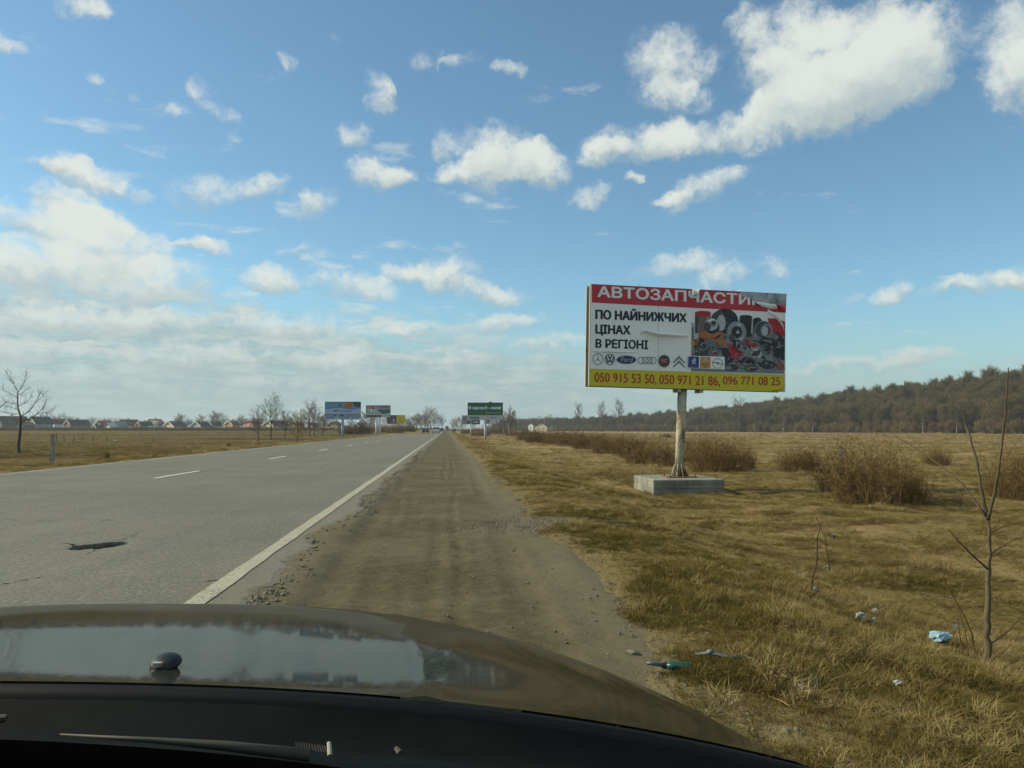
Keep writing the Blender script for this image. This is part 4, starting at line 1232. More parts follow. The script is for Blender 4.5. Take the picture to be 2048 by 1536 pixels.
# two back to back steel frames with a dark gap between them
mb = MB()
for y0 in (0.0, TH - 0.07):
    for (cx_, cz_, w_, h_) in ((0, hh - .035, 2 * hw, .07), (0, -hh + .035, 2 * hw, .07), (-hw + .035, 0, .07, 2 * hh - .142), (hw - .035, 0, .07, 2 * hh - .142)):
        mb.box((cx_, y0 + .035, cz_), (w_, .068, h_))
B.place(mb.build('steel_frame', M['frame']), bb) if False else None
o = mb.build('steel_frame', M['frame'], bb); B.place(o, bb)
mb = MB(); mb.box((0, TH / 2, 0), (2 * hw - .10, TH - .16, 2 * hh - .10)); o = mb.build('core_panel', M['frame_dark'], bb); B.place(o, bb)
o = MB(); o.box((0, TH + .008, 0), (2 * hw - .03, .012, 2 * hh - .03)); o = o.build('back_sheet', M['steel'], bb); B.place(o, bb)
for sx in (-1, 1):
    o = MB(); o.box((sx * 0.35 + 0.05, TH / 2, -hh - .05), (.10, TH - .05, .095)); B.place(o.build('cross_bar', M['steel'], bb), bb)
for (px, py) in ((1283, 571), (1474, 582)):
    x_, z_ = B.at(px, py); mb = MB()
    mb.tube([(x_ - .05, TH / 2, hh - .01), (x_ - .045, TH / 2, hh + .07), (x_, TH / 2, hh + .11), (x_ + .045, TH / 2, hh + .07), (x_ + .05, TH / 2, hh - .01)], .008, 5)
    B.place(mb.build('lifting_loop', M['steel'], bb), bb)
# poster: a slightly slack vinyl sheet on a fine grid
nx, nz = 70, 36
gx_, gz_ = np.meshgrid(np.linspace(-hw + .035, hw - .012, nx), np.linspace(-hh + .03, hh - .03, nz))


def slack(x, z):
    return 0.0


post = mesh_obj('poster', [(-hw + .02, -.004, -hh + .015), (hw - .012, -.004, -hh + .015), (hw - .012, -.004, hh - .015), (-hw + .02, -.004, hh - .015)], [(0, 1, 2, 3)], M['p_white'], bb)
B.place(post, bb)
L1, L2, L3, L4, L5, L6, L7, L8, L9 = [0.008 + 0.004 * i for i in range(9)]
z2 = lambda x, y: (1160 + x * 440 / 2048, 540 + y * 260 / 1210)          # from the enlarged crops of the board
z6 = lambda x, y: (1370 + x * 210 / 2016, 600 + y * 160 / 1536)
z7 = lambda x, y: (1170 + x * 290 / 2048, 690 + y * 90 / 636)
B.poly('red_band', [z2(110, 130), z2(1922, 222), z2(1915, 398), z2(110, 303)], M['p_red'], post, L1)
B.poly('yellow_band', [z2(92, 918), z2(1905, 975), z2(1898, 1136), z2(80, 1076)], M['p_yellow'], post, L1)
B.text('АВТОЗАПЧАСТИН', z2(165, 0)[0], (z2(0, 250)[1], z2(0, 150)[1]), z2(1700, 0)[0], (z2(0, 330)[1], z2(0, 232)[1]), M['p_letter'], post, L2, 0.055)
B.text('ПО НАЙНИЖЧИХ', z2(147, 0)[0], (z2(0, 455)[1], z2(0, 348)[1]), z2(988, 0)[0], (z2(0, 486)[1], z2(0, 384)[1]), M['p_black'], post, L2, 0.055)
B.text('ЦІНАХ', z2(147, 0)[0], (z2(0, 606)[1], z2(0, 508)[1]), z2(465, 0)[0], (z2(0, 616)[1], z2(0, 520)[1]), M['p_black'], post, L2, 0.055)
B.text('В РЕГІОНІ', z2(147, 0)[0], (z2(0, 722)[1], z2(0, 642)[1]), z2(630, 0)[0], (z2(0, 737)[1], z2(0, 656)[1]), M['p_black'], post, L2, 0.055)
for body, xa_, xb_, ya_, yb_ in (('050 915 53 50,', 135, 710, 1031, 1050), ('050 971 21 86,', 738, 1300, 1051, 1068), ('096 771 08 25', 1330, 1860, 1066, 1074)):
    com = 22 if body.endswith(',') else 0
    B.text(body, z2(xa_, 0)[0], (z2(0, ya_ + com)[1], z2(0, ya_ - 76)[1]), z2(xb_, 0)[0], (z2(0, yb_ + com)[1], z2(0, yb_ - 76)[1]), M['p_darkred'], post, L2, 0.022)
# product picture
B.poly('picture_ground', [z6(125, 420), z6(260, 560), z6(800, 380), z6(1300, 420), z6(1920, 560), z6(1905, 1420), z6(115, 1370)], M['p_floor'], post, L1)
B.poly('filter_drum', [z6(190, 235), z6(240, 215), z6(340, 208), z6(440, 215), z6(492, 235), z6(492, 640), z6(190, 640)], M['p_brown'], post, L2)
B.poly('filter_rim', [z6(190, 250), z6(250, 218), z6(340, 210), z6(430, 218), z6(494, 250), z6(480, 300), z6(340, 318), z6(205, 300)], M['p_crimson'], post, L3)
B.poly('white_canister', [z6(133, 470), z6(175, 448), z6(180, 425), z6(190, 448), z6(258, 470), z6(258, 760), z6(133, 760)], M['p_lightgrey'], post, L3)
B.poly('tyre', ell(*z6(760, 410), 27, 25.5, 30), M['p_coal'], post, L2)
B.poly('tyre_rear_wall', ell(*z6(625, 370), 13.5, 17, 24, ang=20), M['p_dgrey'], post, L2 + .001)
B.poly('wheel_disc', ell(*z6(690, 440), 9.0, 16, 24, ang=0), M['p_lightgrey'], post, L3)
B.many('wheel_bolts', [ell(*z6(x_, y_), .9, .9, 8) for x_, y_ in ((716, 268), (790, 345), (812, 450), (782, 552), (694, 618))], M['p_lightgrey'], post, L4)
B.poly('hub_shadow', ell(*z6(520, 520), 14.5, 13.5, 24), M['p_coal'], post, L4)
B.poly('brake_hub', ell(*z6(500, 470), 13.5, 12.5, 24), M['p_lightgrey'], post, L5)
B.poly('hub_shade', ell(*z6(430, 500), 6, 8.5, 16, ang=-20), M['p_dgrey'], post, L6)
B.poly('hub_core', ell(*z6(535, 455), 6.5, 5.5, 16), M['p_grey'], post, L7)
B.poly('hub_hole', ell(*z6(545, 440), 4.2, 3.2, 16, ang=-25), M['p_coal'], post, L8)
B.poly('orange_case', [z6(270, 640), z6(420, 590), z6(640, 600), z6(770, 660), z6(780, 800), z6(760, 870), z6(640, 885), z6(560, 800), z6(440, 720), z6(260, 740)], M['p_orange'], post, L3)
B.poly('case_seam', [z6(560, 725), z6(775, 718), z6(776, 728), z6(560, 736)], M['p_brown'], post, L4)
B.poly('ochre_part', [z6(128, 760), z6(260, 730), z6(270, 790), z6(200, 830), z6(170, 910), z6(128, 920)], M['p_ochre'], post, L3)
B.poly('grey_box', [z6(300, 750), z6(500, 725), z6(600, 820), z6(690, 960), z6(650, 1060), z6(420, 1075), z6(380, 850)], M['p_grey'], post, L4)
B.poly('black_pad', [z6(180, 1060), z6(200, 850), z6(260, 790), z6(340, 800), z6(420, 900), z6(445, 1070)], M['p_dgrey'], post, L5)
B.poly('pad_label', [z6(272, 940), z6(338, 945), z6(338, 978), z6(270, 972)], M['p_lightgrey'], post, L6)
B.poly('dark_cylinder', [z6(1045, 310), z6(1100, 288), z6(1230, 290), z6(1285, 320), z6(1275, 700), z6(1180, 720), z6(1050, 600)], M['p_coal'], post, L2)
B.many('cylinder_rim', ring(*z6(1166, 325), 12.2, 3.6, 0.9, 20), M['p_dgrey'], post, L3)
B.poly('dark_bottle', [z6(1305, 380), z6(1340, 340), z6(1430, 338), z6(1475, 390), z6(1450, 640), z6(1310, 640)], M['p_coal'], post, L2)
B.poly('pale_gap', [z6(1282, 330), z6(1305, 340), z6(1290, 660), z6(1262, 660)], M['p_lightgrey'], post, L3)
B.poly('brake_disc', ell(*z6(985, 615), 19.4, 21, 32), M['p_chrome'], post, L4)
B.poly('disc_sheen', [z6(1000, 415), z6(1090, 470), z6(1020, 520), z6(985, 515)], M['p_lightgrey'], post, L5)
B.poly('disc_sheen_low', [z6(1130, 720), z6(1060, 790), z6(1010, 720), z6(1050, 690)], M['p_lightgrey'], post, L5)
B.poly('disc_hub', ell(*z6(985, 618), 10.6, 12, 24), M['p_coal'], post, L6)
B.poly('disc_mark', [z6(1005, 560), z6(1045, 645), z6(968, 645)], M['p_lightgrey'], post, L7)
B.poly('red_panel', [z6(1590, 345), z6(1780, 365), z6(1915, 420), z6(1920, 720), z6(1700, 640), z6(1600, 500)], M['p_crimson'], post, L2)
B.poly('drum_inside', ell(*z6(1490, 580), 17, 18, 24), M['p_dgrey'], post, L3)
B.many('drum_ring', ring(*z6(1495, 575), 18, 18.5, 2.0, 28), M['p_chrome'], post, L4)
B.many('inner_ring', ring(*z6(1555, 590), 11.5, 13.2, 2.8, 24), M['p_chrome'], post, L5)
B.poly('ring_hole', ell(*z6(1530, 595), 6.5, 9.5, 20), M['p_lightgrey'], post, L6)
B.poly('ring_red', [z6(1578, 530), z6(1615, 590), z6(1600, 660), z6(1578, 660)], M['p_crimson'], post, L7)
B.poly('dark_housing', [z6(1400, 800), z6(1500, 690), z6(1640, 740), z6(1760, 600), z6(1900, 760), z6(1905, 1150), z6(1720, 1170), z6(1680, 1010), z6(1520, 980)], M['p_coal'], post, L5)
B.poly('housing_sheen', [z6(1515, 765), z6(1660, 800), z6(1640, 830), z6(1520, 790)], M['p_lightgrey'], post, L6)
B.poly('housing_grey', [z6(1720, 640), z6(1800, 690), z6(1740, 790), z6(1650, 720)], M['p_grey'], post, L6)
B.poly('spark_plug', [z6(790, 830), z6(850, 835), z6(1010, 940), z6(1105, 1020), z6(1100, 1080), z6(1040, 1085), z6(940, 1000), z6(830, 930)], M['p_crimson'], post, L5)
B.poly('red_shock', [z6(845, 990), z6(920, 990), z6(1020, 1060), z6(1040, 1190), z6(930, 1185), z6(900, 1080), z6(850, 1040)], M['p_crimson'], post, L6)
B.poly('black_roll', [z6(680, 930), z6(780, 910), z6(850, 980), z6(920, 1180), z6(760, 1190), z6(720, 1060)], M['p_coal'], post, L4)
B.poly('black_can', [z6(920, 770), z6(1045, 770), z6(1040, 920), z6(920, 910)], M['p_coal'], post, L7)
B.many('can_marks', [[z6(970, 800), z6(985, 800), z6(985, 900), z6(970, 900)], [z6(1000, 800), z6(1015, 800), z6(1015, 860), z6(1000, 860)]], M['p_lightgrey'], post, L8)
B.poly('red_box', [z6(1120, 770), z6(1245, 775), z6(1245, 850), z6(1120, 845)], M['p_crimson'], post, L4)
B.poly('red_cap', ell(*z6(1320, 865), 5.5, 3.4, 16), M['p_crimson'], post, L4)
B.poly('black_fan', [z6(1100, 850), z6(1250, 850), z6(1245, 930), z6(1110, 910)], M['p_coal'], post, L3)
B.many('bearing', ring(*z6(1145, 930), 6.6, 6.2, 1.2, 20), M['p_lightgrey'], post, L5)
B.poly('bearing_core', ell(*z6(1145, 930), 4.6, 4.2, 16), M['p_dgrey'], post, L4)
B.poly('alternator', ell(*z6(1365, 1030), 11.5, 10, 20), M['p_lightgrey'], post, L4)
B.poly('alternator_dark', [z6(1290, 1010), z6(1440, 960), z6(1430, 1040), z6(1380, 1090), z6(1300, 1070)], M['p_dgrey'], post, L5)
B.poly('alternator_lug', [z6(1270, 930), z6(1400, 950), z6(1440, 990), z6(1290, 975)], M['p_lightgrey'], post, L6)
B.poly('small_motor', [z6(1090, 1110), z6(1180, 1090), z6(1320, 1150), z6(1280, 1230), z6(1200, 1220), z6(1090, 1170)], M['p_coal'], post, L4)
B.poly('cabin_filter', [z6(1400, 1190), z6(1560, 1140), z6(1760, 1240), z6(1700, 1310), z6(1560, 1310), z6(1420, 1260)], M['p_dgrey'], post, L4)
B.poly('filter_edge', [z6(1400, 1195), z6(1560, 1305), z6(1700, 1310), z6(1560, 1320), z6(1420, 1265)], M['p_coal'], post, L5)
B.many('red_coil', ring(*z6(1825, 1275), 7, 7.6, 3.4, 18), M['p_darkred'], post, L4)
B.many('blue_belt', ring(*z6(880, 1300), 14.5, 6.6, 2.2, 24), M['p_navy'], post, L3)
B.many('green_belt', ring(*z6(1130, 1290), 10, 4.2, 1.5, 20), M['p_green'], post, L3)
B.many('black_belt', ring(*z6(1265, 1310), 14, 6.4, 1.9, 24), M['p_coal'], post, L4)
B.many('thin_wire', ring(*z6(1640, 1360), 11, 3.4, .5, 20), M['p_coal'], post, L4)
# small printed detail of the parts heap: glints, edges and little fittings
prnd = random.Random(77)
for nm_, mt_, cnt in (('printed_glints', 'p_lightgrey', 46), ('printed_darks', 'p_coal', 70), ('printed_greys', 'p_grey', 60), ('printed_reds', 'p_darkred', 12), ('printed_browns', 'p_brown', 22)):
    polys_ = []
    for k in range(cnt):
        x_ = prnd.uniform(150, 1880); y_ = prnd.uniform(640, 1340)
        if x_ < 770 and y_ > 1060: continue
        a_ = prnd.uniform(-.9, .9); l_ = prnd.uniform(15, 75) * (.6 if nm_ == 'printed_glints' else 1); h_ = prnd.uniform(5, 22) * (.45 if nm_ == 'printed_glints' else 1)
        polys_.append([z6(x_ + cos(a_) * sx * l_ - sin(a_) * sy * h_, y_ + sin(a_) * sx * l_ + cos(a_) * sy * h_) for sx, sy in ((-1, -.4), (-.3, -1), (.8, -.8), (1, .3), (.2, 1), (-.8, .7))])
    B.many(nm_, polys_, M[mt_], post, L6 + .0011 * (len(nm_) % 5) + .0004)
B.poly('drum_shade', [z6(190, 320), z6(250, 318), z6(250, 640), z6(190, 640)], M['p_dgrey'], post, L4)
B.poly('drum_light', [z6(400, 316), z6(450, 308), z6(450, 600), z6(400, 600)], m_print('print_pale_brown', (.27, .17, .14), wear=.2), post, L4)
B.poly('tyre_tread', [z6(560, 300), z6(640, 220), z6(720, 190), z6(700, 215), z6(650, 260), z6(600, 330)], M['p_dgrey'], post, L3)
B.poly('disc_shade', [z6(830, 700), z6(880, 640), z6(900, 700), z6(960, 770), z6(940, 810), z6(870, 770)], M['p_dgrey'], post, L5)
B.poly('hub_glint', [z6(440, 400), z6(500, 370), z6(560, 380), z6(500, 395), z6(450, 430)], M['p_white'], post, L6)
B.poly('canister_shade', [z6(133, 520), z6(165, 520), z6(165, 760), z6(133, 760)], M['p_grey'], post, L4)
# row of round and square emblems
def emblem_row():
    c0 = z7(180, 200); K = M['p_navy']
    B.many('round_emblem', ring(*c0, 10.6, 11.4, 1.1, 28) + [[(c0[0] - .9, c0[1] + .4), (c0[0], c0[1] - 9.6), (c0[0] + .9, c0[1] + .4)],
           [(c0[0] - .4, c0[1] - .7), (c0[0] - 7.6, c0[1] + 6.4), (c0[0] + .4, c0[1] + 1.0)], [(c0[0] + .4, c0[1] - .7), (c0[0] + 7.6, c0[1] + 6.4), (c0[0] - .4, c0[1] + 1.0)]], M['p_dgrey'], post, L2)
    c1 = z7(350, 204); x, y = c1
    def bar(ax, ay, bx, by, w=1.3): return [(x + ax - w, y + ay), (x + ax + w, y + ay), (x + bx + w, y + by), (x + bx - w, y + by)]
    B.many('round_emblem', ring(x, y, 10.4, 11.2, 1.4, 28) + [bar(-3.2, -8, -.2, -1), bar(3.2, -8, .2, -1), bar(-7.4, -5.4, -3.8, 7), bar(-3.8, 7, 0, -.2), bar(0, -.2, 3.8, 7), bar(3.8, 7, 7.4, -5.4)], K, post, L2)
    c2 = z7(583, 209)
    B.poly('oval_emblem', ell(*c2, 20, 8.7, 32), K, post, L2)
    B.many('oval_rim', ring(*c2, 19, 7.9, .5, 32), M['p_lightgrey'], post, L3)
    B.text('Ford', z7(500, 0)[0], (z7(0, 235)[1], z7(0, 172)[1]), z7(662, 0)[0], (z7(0, 240)[1], z7(0, 176)[1]), M['p_lightgrey'], post, L3, 0.0, slant=.035)
    for k in range(4):
        B.many('ring_emblem', ring(*z7(792 + 56 * k, 218), 6.9, 7.2, 1.1, 22), K, post, L2 + .0007 * k)
    c3 = z7(1116, 228)
    B.poly('round_emblem', ell(*c3, 12, 12.8, 28), M['p_chrome'], post, L2)
    B.poly('emblem_ring', ell(*c3, 10.6, 11.4, 28), M['p_dgrey'], post, L3)
    B.poly('emblem_shield', ell(*c3, 7.6, 9.6, 24), m_print('print_maroon', (0.17, 0.012, 0.018), wear=.05), post, L4)
    B.text('FIAT', z7(1076, 0)[0], (z7(0, 252)[1], z7(0, 194)[1]), z7(1160, 0)[0], (z7(0, 256)[1], z7(0, 198)[1]), M['p_lightgrey'], post, L5, 0.0)
    for dy in (0, 62):
        B.many('chevron_emblem', [[z7(1240, 240 + dy), z7(1326, 150 + dy), z7(1326, 178 + dy), z7(1245, 252 + dy)], [z7(1326, 150 + dy), z7(1412, 245 + dy), z7(1408, 256 + dy), z7(1326, 178 + dy)]], M['p_chrome'], post, L2)
        B.many('chevron_edge', [[z7(1245, 252 + dy), z7(1326, 178 + dy), z7(1326, 188 + dy), z7(1245, 258 + dy)], [z7(1326, 178 + dy), z7(1408, 256 + dy), z7(1408, 262 + dy), z7(1326, 188 + dy)]], M['p_dgrey'], post, L3)
    B.poly('emblem_strip', [z7(1448, 155), z7(1966, 168), z7(1966, 346), z7(1446, 326)], M['p_white'], post, L7)
    B.poly('blue_square', [z7(1454, 162), z7(1604, 166), z7(1600, 326), z7(1450, 318)], M['p_blue'], post, L8)
    B.poly('lion_emblem', [z7(*q) for q in ((1520, 188), (1548, 184), (1562, 196), (1556, 212), (1562, 226), (1548, 240), (1556, 256), (1560, 274), (1546, 276), (1538, 258), (1524, 262), (1514, 276), (1496, 276), (1510, 258), (1518, 240),
           (1498, 246), (1490, 238), (1512, 226), (1490, 220), (1494, 212), (1516, 212), (1524, 200))], M['p_lightgrey'], post, L9)
    B.text('PEUGEOT', z7(1468, 0)[0], (z7(0, 306)[1], z7(0, 292)[1]), z7(1586, 0)[0], (z7(0, 309)[1], z7(0, 296)[1]), M['p_chrome'], post, L9, 0.0)
    B.poly('ochre_square', [z7(1620, 170), z7(1766, 173), z7(1764, 330), z7(1618, 326)], M['p_ochre'], post, L8)
    q = lambda *a: [z7(*k) for k in a]
    B.many('diamond_emblem', [q((1692, 178), (1746, 244), (1722, 250), (1692, 212)), q((1692, 212), (1692, 178), (1640, 244), (1664, 250)), ], M['p_lightgrey'], post, L9)
    B.many('diamond_shade', [q((1640, 248), (1664, 254), (1692, 290), (1692, 322)), q((1746, 248), (1722, 254), (1692, 290), (1692, 322))], M['p_grey'], post, L9)
    c4 = z7(1866, 262)
    B.many('ring_emblem', ring(*c4, 10.6, 9.6, .9, 26), M['p_grey'], post, L8)
    B.many('bolt_emblem', [q((1784, 240), (1880, 243), (1850, 262), (1840, 252), (1788, 250)), q((1950, 272), (1850, 272), (1880, 250), (1890, 262), (1948, 264))], M['p_dgrey'], post, L9)
    B.text('OPEL', z7(1840, 0)[0], (z7(0, 200)[1], z7(0, 186)[1]), z7(1908, 0)[0], (z7(0, 202)[1], z7(0, 188)[1]), M['p_grey'], post, L9, 0.0)


emblem_row()
# torn and curled vinyl
M['bare_sheet'] = m_rusty('bare_zinc_sheet', (0.40, 0.43, 0.45), (0.14, 0.16, 0.19), (0.48, 0.66), 3.0)
B.poly('torn_patch', [z2(*q) for q in ((1495, 205), (1922, 222), (1908, 352), (1890, 330), (1870, 345), (1838, 322), (1800, 330), (1760, 318), (1735, 330), (1700, 312), (1665, 322), (1640, 300), (1610, 285), (1590, 262), (1560, 255), (1520, 250), (1490, 232))], M['bare_sheet'], post, L3)


def flap(name, pts, m):
    """curled piece of vinyl: photo points with their own lift off the face"""
    v = [(B.at(*z2(x, y))[0], -l, B.at(*z2(x, y))[1]) for x, y, l in pts]
    n = len(v); return v


def patch_mesh(name, rows, m):
    nr, nc = len(rows), len(rows[0]); v = []
    for r in rows:
        for (x, y, l) in r:
            a, b_ = B.at(*z2(x, y)); v.append((a, -l, b_))
    f = [(i * nc + j, i * nc + j + 1, (i + 1) * nc + j + 1, (i + 1) * nc + j) for i in range(nr - 1) for j in range(nc - 1)]
    return mesh_obj(name, v, f, m, post, smooth=True)


M['vinyl_back'] = mat('vinyl_back', (0.74, 0.74, 0.70), 0.35, var=0.08)
patch_mesh('torn_flap', [[(1040, 178, .05), (1075, 180, .05), (1110, 182, .05)], [(1030, 220, .07), (1058, 222, .14), (1085, 215, .16)], [(1030, 268, .03), (1040, 258, .06), (1056, 242, .08)]], M['vinyl_back'])
patch_mesh('curled_edge', [[(1625, 296, .03), (1660, 300, .06), (1700, 305, .04), (1740, 312, .06), (1780, 318, .03), (1810, 318, .05)], [(1640, 318, .10), (1672, 328, .15), (1710, 336, .10), (1745, 342, .14), (1784, 344, .09), (1820, 345, .12)],
                           [(1665, 328, .03), (1690, 345, .03), (1725, 352, .03), (1755, 362, .03), (1790, 364, .03), (1828, 360, .03)]], M['vinyl_back'])
patch_mesh('curled_edge', [[(1835, 318, .03), (1870, 335, .05), (1895, 345, .03)], [(1850, 345, .09), (1878, 360, .12), (1900, 385, .06)], [(1860, 385, .03), (1885, 392, .03), (1903, 396, .03)]], M['p_red'])
# slack ridges standing proud of the sheet
def ridge(name, pts, w, lift, m):
    v = []; n = len(pts)
    for i, (x, y) in enumerate(pts):
        k = sin(pi * i / (n - 1))
        for (dy, l) in ((-w, 0.0), (0, lift * k), (w * .5, 0.0)):
            a, b_ = B.at(*z2(x, y + dy)); v.append((a, -(L1 + .001) - l, b_))
    f = [(i * 3 + j, i * 3 + j + 1, i * 3 + 4 + j, i * 3 + 3 + j) for i in range(n - 1) for j in range(2)]
    return mesh_obj(name, v, f, m, post, smooth=True)


ridge('slack_ridge', [(566, 575), (590, 566), (630, 580), (680, 594), (740, 606), (800, 606), (870, 612), (940, 614), (1005, 616)], 22, .16, M['p_white'])
ridge('slack_ridge', [(566, 600), (574, 580), (590, 570), (620, 572), (680, 588), (760, 595), (850, 594)], 16, .10, M['p_white'])
ridge('slack_ridge', [(112, 756), (180, 762), (260, 760), (360, 766), (520, 766)], 10, .05, M['p_white'])
ridge('slack_ridge', [(1745, 392), (1790, 412), (1820, 440), (1850, 470), (1885, 520), (1905, 590)], 26, .10, M['p_white'])
ridge('slack_ridge', [(1785, 1120), (1840, 1115), (1875, 1098), (1893, 1070), (1897, 1050)], 20, .16, M['p_yellow'])
for xs_ in (728, 1300):
    B.many('sheet_seam', [[z2(xs_, 335), z2(xs_ + 3, 335), z2(xs_ + 1, 930), z2(xs_ - 2, 930)]], M['p_lightgrey'], post, L1 + .0015)

# pole, gussets, base plate
top = B.M @ Vector((*(B.at(1371, 780)[0:1]), TH / 2, -hh)); mb = MB()
mb.tube([(0, 0, .03), top * .5 + Vector((-.01, 0, 0)), top + Vector((0, 0, .02))], [.137, .137, .137], 20)
mb.build('pole', M['pole_rust'], bb, True).data.polygons.foreach_set('use_smooth', [True] * 42)
for k in range(8):
    a = 2 * pi * k / 8 + .2; mb = MB()
    Mx = Matrix.Rotation(a, 4, 'Z')
    mb.prism([(0.125, .03), (.255, .03), (.255, .06), (.145, .38), (.125, .38)], .022, Mx @ Matrix.Translation((0, -.011, 0)))
    mb.build('gusset', M['pole_rust'], bb)
mb = MB(); mb.box((0, 0, .0125), (.85, .85, .025)); mb.build('base_plate', M['rust'], bb)
for sx in (-1, 1):
    for sy in (-1, 1):
        mb = MB(); mb.tube([(sx * .36, sy * .36, .02), (sx * .36, sy * .36, .10)], .018, 6); mb.tube([(sx * .36, sy * .36, .026), (sx * .36, sy * .36, .05)], .034, 6)
        mb.build('anchor_bolt', M['rust'], bb)

# concrete block
cb = empty('concrete_block', ((PADX0 + PADX1) / 2, (PADY0 + PADY1) / 2, -0.75)); tag(cb, 'weathered square concrete block under the billboard pole', 'concrete block')
bm = bmesh.new(); bmesh.ops.create_cube(bm, size=1.0)
for v in bm.verts:
    v.co = Vector((v.co.x * (PADX1 - PADX0), v.co.y * (PADY1 - PADY0), (v.co.z + .5) * (PADT - 0.001 + .75)))
bmesh.ops.subdivide_edges(bm, edges=bm.edges[:], cuts=9, use_grid_fill=True)
bmesh.ops.bevel(bm, geom=[e for e in bm.edges if e.calc_length() > 0 and len(e.link_faces) == 2 and e.calc_face_angle(0) > 1], offset=.018, segments=1, affect='EDGES')
for v in bm.verts:
    if v.co.z < .52: v.co += Vector((fbm(v.co.z * 9, v.co.y * 2, 5), fbm(v.co.x * 2, v.co.z * 9, 6), 0)) * .022
me = bpy.data.meshes.new('block'); bm.to_mesh(me); bm.free(); me.materials.append(m_concrete())
o = bpy.data.objects.new('block', me); COL.objects.link(o); o.parent = cb
mb = MB()
for zz_ in (.30, .43): mb.box((0, -(PADY1 - PADY0) / 2 - .004, zz_), (PADX1 - PADX0 - .06, .02, .012))
mb.build('board_mark', me.materials[0], cb)
for (x_, y_) in ((-.52, -.95), (.86, -.98), (-.8, .95), (.85, .95)):
    mb = MB(); mb.tube([(x_ - .035, y_, .5), (x_ - .033, y_, .60), (x_, y_, .63), (x_ + .033, y_, .60), (x_ + .035, y_, .5)], .009, 6); mb.build('lifting_loop', M['rust'], cb)

# ---- the other billboards along the road
def small_board(name_label, TL, BR, d, face, poles, pole_px_base, pole_m, pole_r=.2, thick=.35, frame=M['steel']):
    x0, y0 = TL; x1, y1 = BR
    c = P((x0 + x1) / 2, 860, d); bx = float(P(poles[0], 860, d)[0])
    root = empty('billboard', (float(c[0]), d + .2, gz(c[0], d)))
    tag(root, name_label, 'billboard', 'billboards farther along the road')
    b = Board(root, (x0, y0), (x1, y0), (x1, y1), (x0, y1), d, d)
    mb = MB(); w_, h_ = b.W, b.H
    mb.box((0, thick / 2 + .02, 0), (w_, thick, h_)); b.place(mb.build('frame', frame, root), root)
    p = mesh_obj('poster', [(-w_ / 2 + .03, 0, -h_ / 2 + .03), (w_ / 2 - .03, 0, -h_ / 2 + .03), (w_ / 2 - .03, 0, h_ / 2 - .03), (-w_ / 2 + .03, 0, h_ / 2 - .03)], [(0, 1, 2, 3)], face, root); b.place(p, root)
    for px in poles:
        q = P(px, y1, d + .2); mb = MB(); x_ = q[0] - c[0]
        mb.tube([(x_, 0, -.3), (x_, 0, q[2] - root.location.z + .05)], pole_r, 12); mb.build('pole', pole_m, root, True)
    return root, b, p


M['pole_white'] = mat('white_pole', (0.62, 0.63, 0.60), .6, var=.15)
M['pole_blue'] = mat('blue_pole', (0.20, 0.36, 0.50), .6, var=.15)
M['pole_grey'] = mat('galvanised_pole', (0.40, 0.43, 0.45), .5, var=.15)
M['w_snow'] = m_print('print_snow', (0.36, 0.46, 0.66), wear=.3); M['w_sky'] = m_print('print_winter_sky', (0.13, 0.30, 0.42), wear=.4)
M['w_deep'] = m_print('print_deep_blue', (0.025, 0.085, 0.16), wear=.2)
S8 = lambda x, y: (640 + x * 180 / 2048, 790 + y * 90 / 1024)
r1, b1, p1 = small_board('blue winter scene billboard with a yellow lettered stripe on the left roadside', (649.5, 803.5), (721.5, 839), 136, M['w_snow'], [685.5], 873, M['pole_blue'], .22)
b1.poly('winter_sky', [S8(112, 158), S8(925, 158), S8(925, 285), S8(840, 300), S8(700, 318), S8(560, 295), S8(400, 275), S8(240, 295), S8(112, 312)], M['w_sky'], p1, .01)
b1.poly('dark_ridge', [S8(112, 312), S8(240, 292), S8(400, 272), S8(560, 292), S8(700, 314), S8(840, 298), S8(925, 284), S8(925, 292), S8(840, 308), S8(700, 326), S8(560, 304), S8(400, 284), S8(240, 306), S8(112, 322)], M['w_deep'], p1, .02)
b1.poly('dark_trees', [S8(730, 160), S8(925, 158), S8(925, 260), S8(860, 280), S8(780, 250)], M['p_dgrey'], p1, .015)
b1.poly('orange_house', [S8(552, 230), S8(580, 160), S8(720, 160), S8(742, 240), S8(725, 292), S8(560, 290)], M['p_orange'], p1, .02)
b1.poly('small_figures', [S8(430, 200), S8(490, 195), S8(490, 260), S8(430, 265)], M['p_brown'], p1, .02)
b1.poly('snow_wave', [S8(280, 366), S8(340, 340), S8(420, 352), S8(520, 362), S8(730, 350), S8(720, 384), S8(560, 390), S8(440, 372), S8(330, 376)], M['w_sky'], p1, .02)
b1.poly('snow_stroke', [S8(285, 370), S8(360, 352), S8(430, 358), S8(360, 372)], M['w_deep'], p1, .025)
b1.poly('stripe', [S8(112, 440), S8(925, 440), S8(925, 490), S8(112, 490)], M['w_deep'], p1, .01)
b1.many('stripe_words', [[S8(a, 458), S8(c_, 458), S8(c_, 478), S8(a, 478)] for a, c_ in ((130, 315), (360, 465), (535, 665), (695, 910))], M['p_yellow'], p1, .02)
b1.many('bottom_words', [[S8(a, 514), S8(c_, 514), S8(c_, 530), S8(a, 530)] for a, c_ in ((135, 350), (440, 685), (720, 890))], M['p_navy'], p1, .01)
b1.many('top_edge', [[S8(110, 152), S8(930, 152), S8(930, 160), S8(110, 160)]], M['w_deep'], p1, .03)
r2, b2, p2 = small_board('grey billboard with a picture of a white house on two white posts', (731.5, 810.5), (781, 834.5), 197, M['p_lightgrey'], [753, 759.6], 868, M['pole_white'], .26)
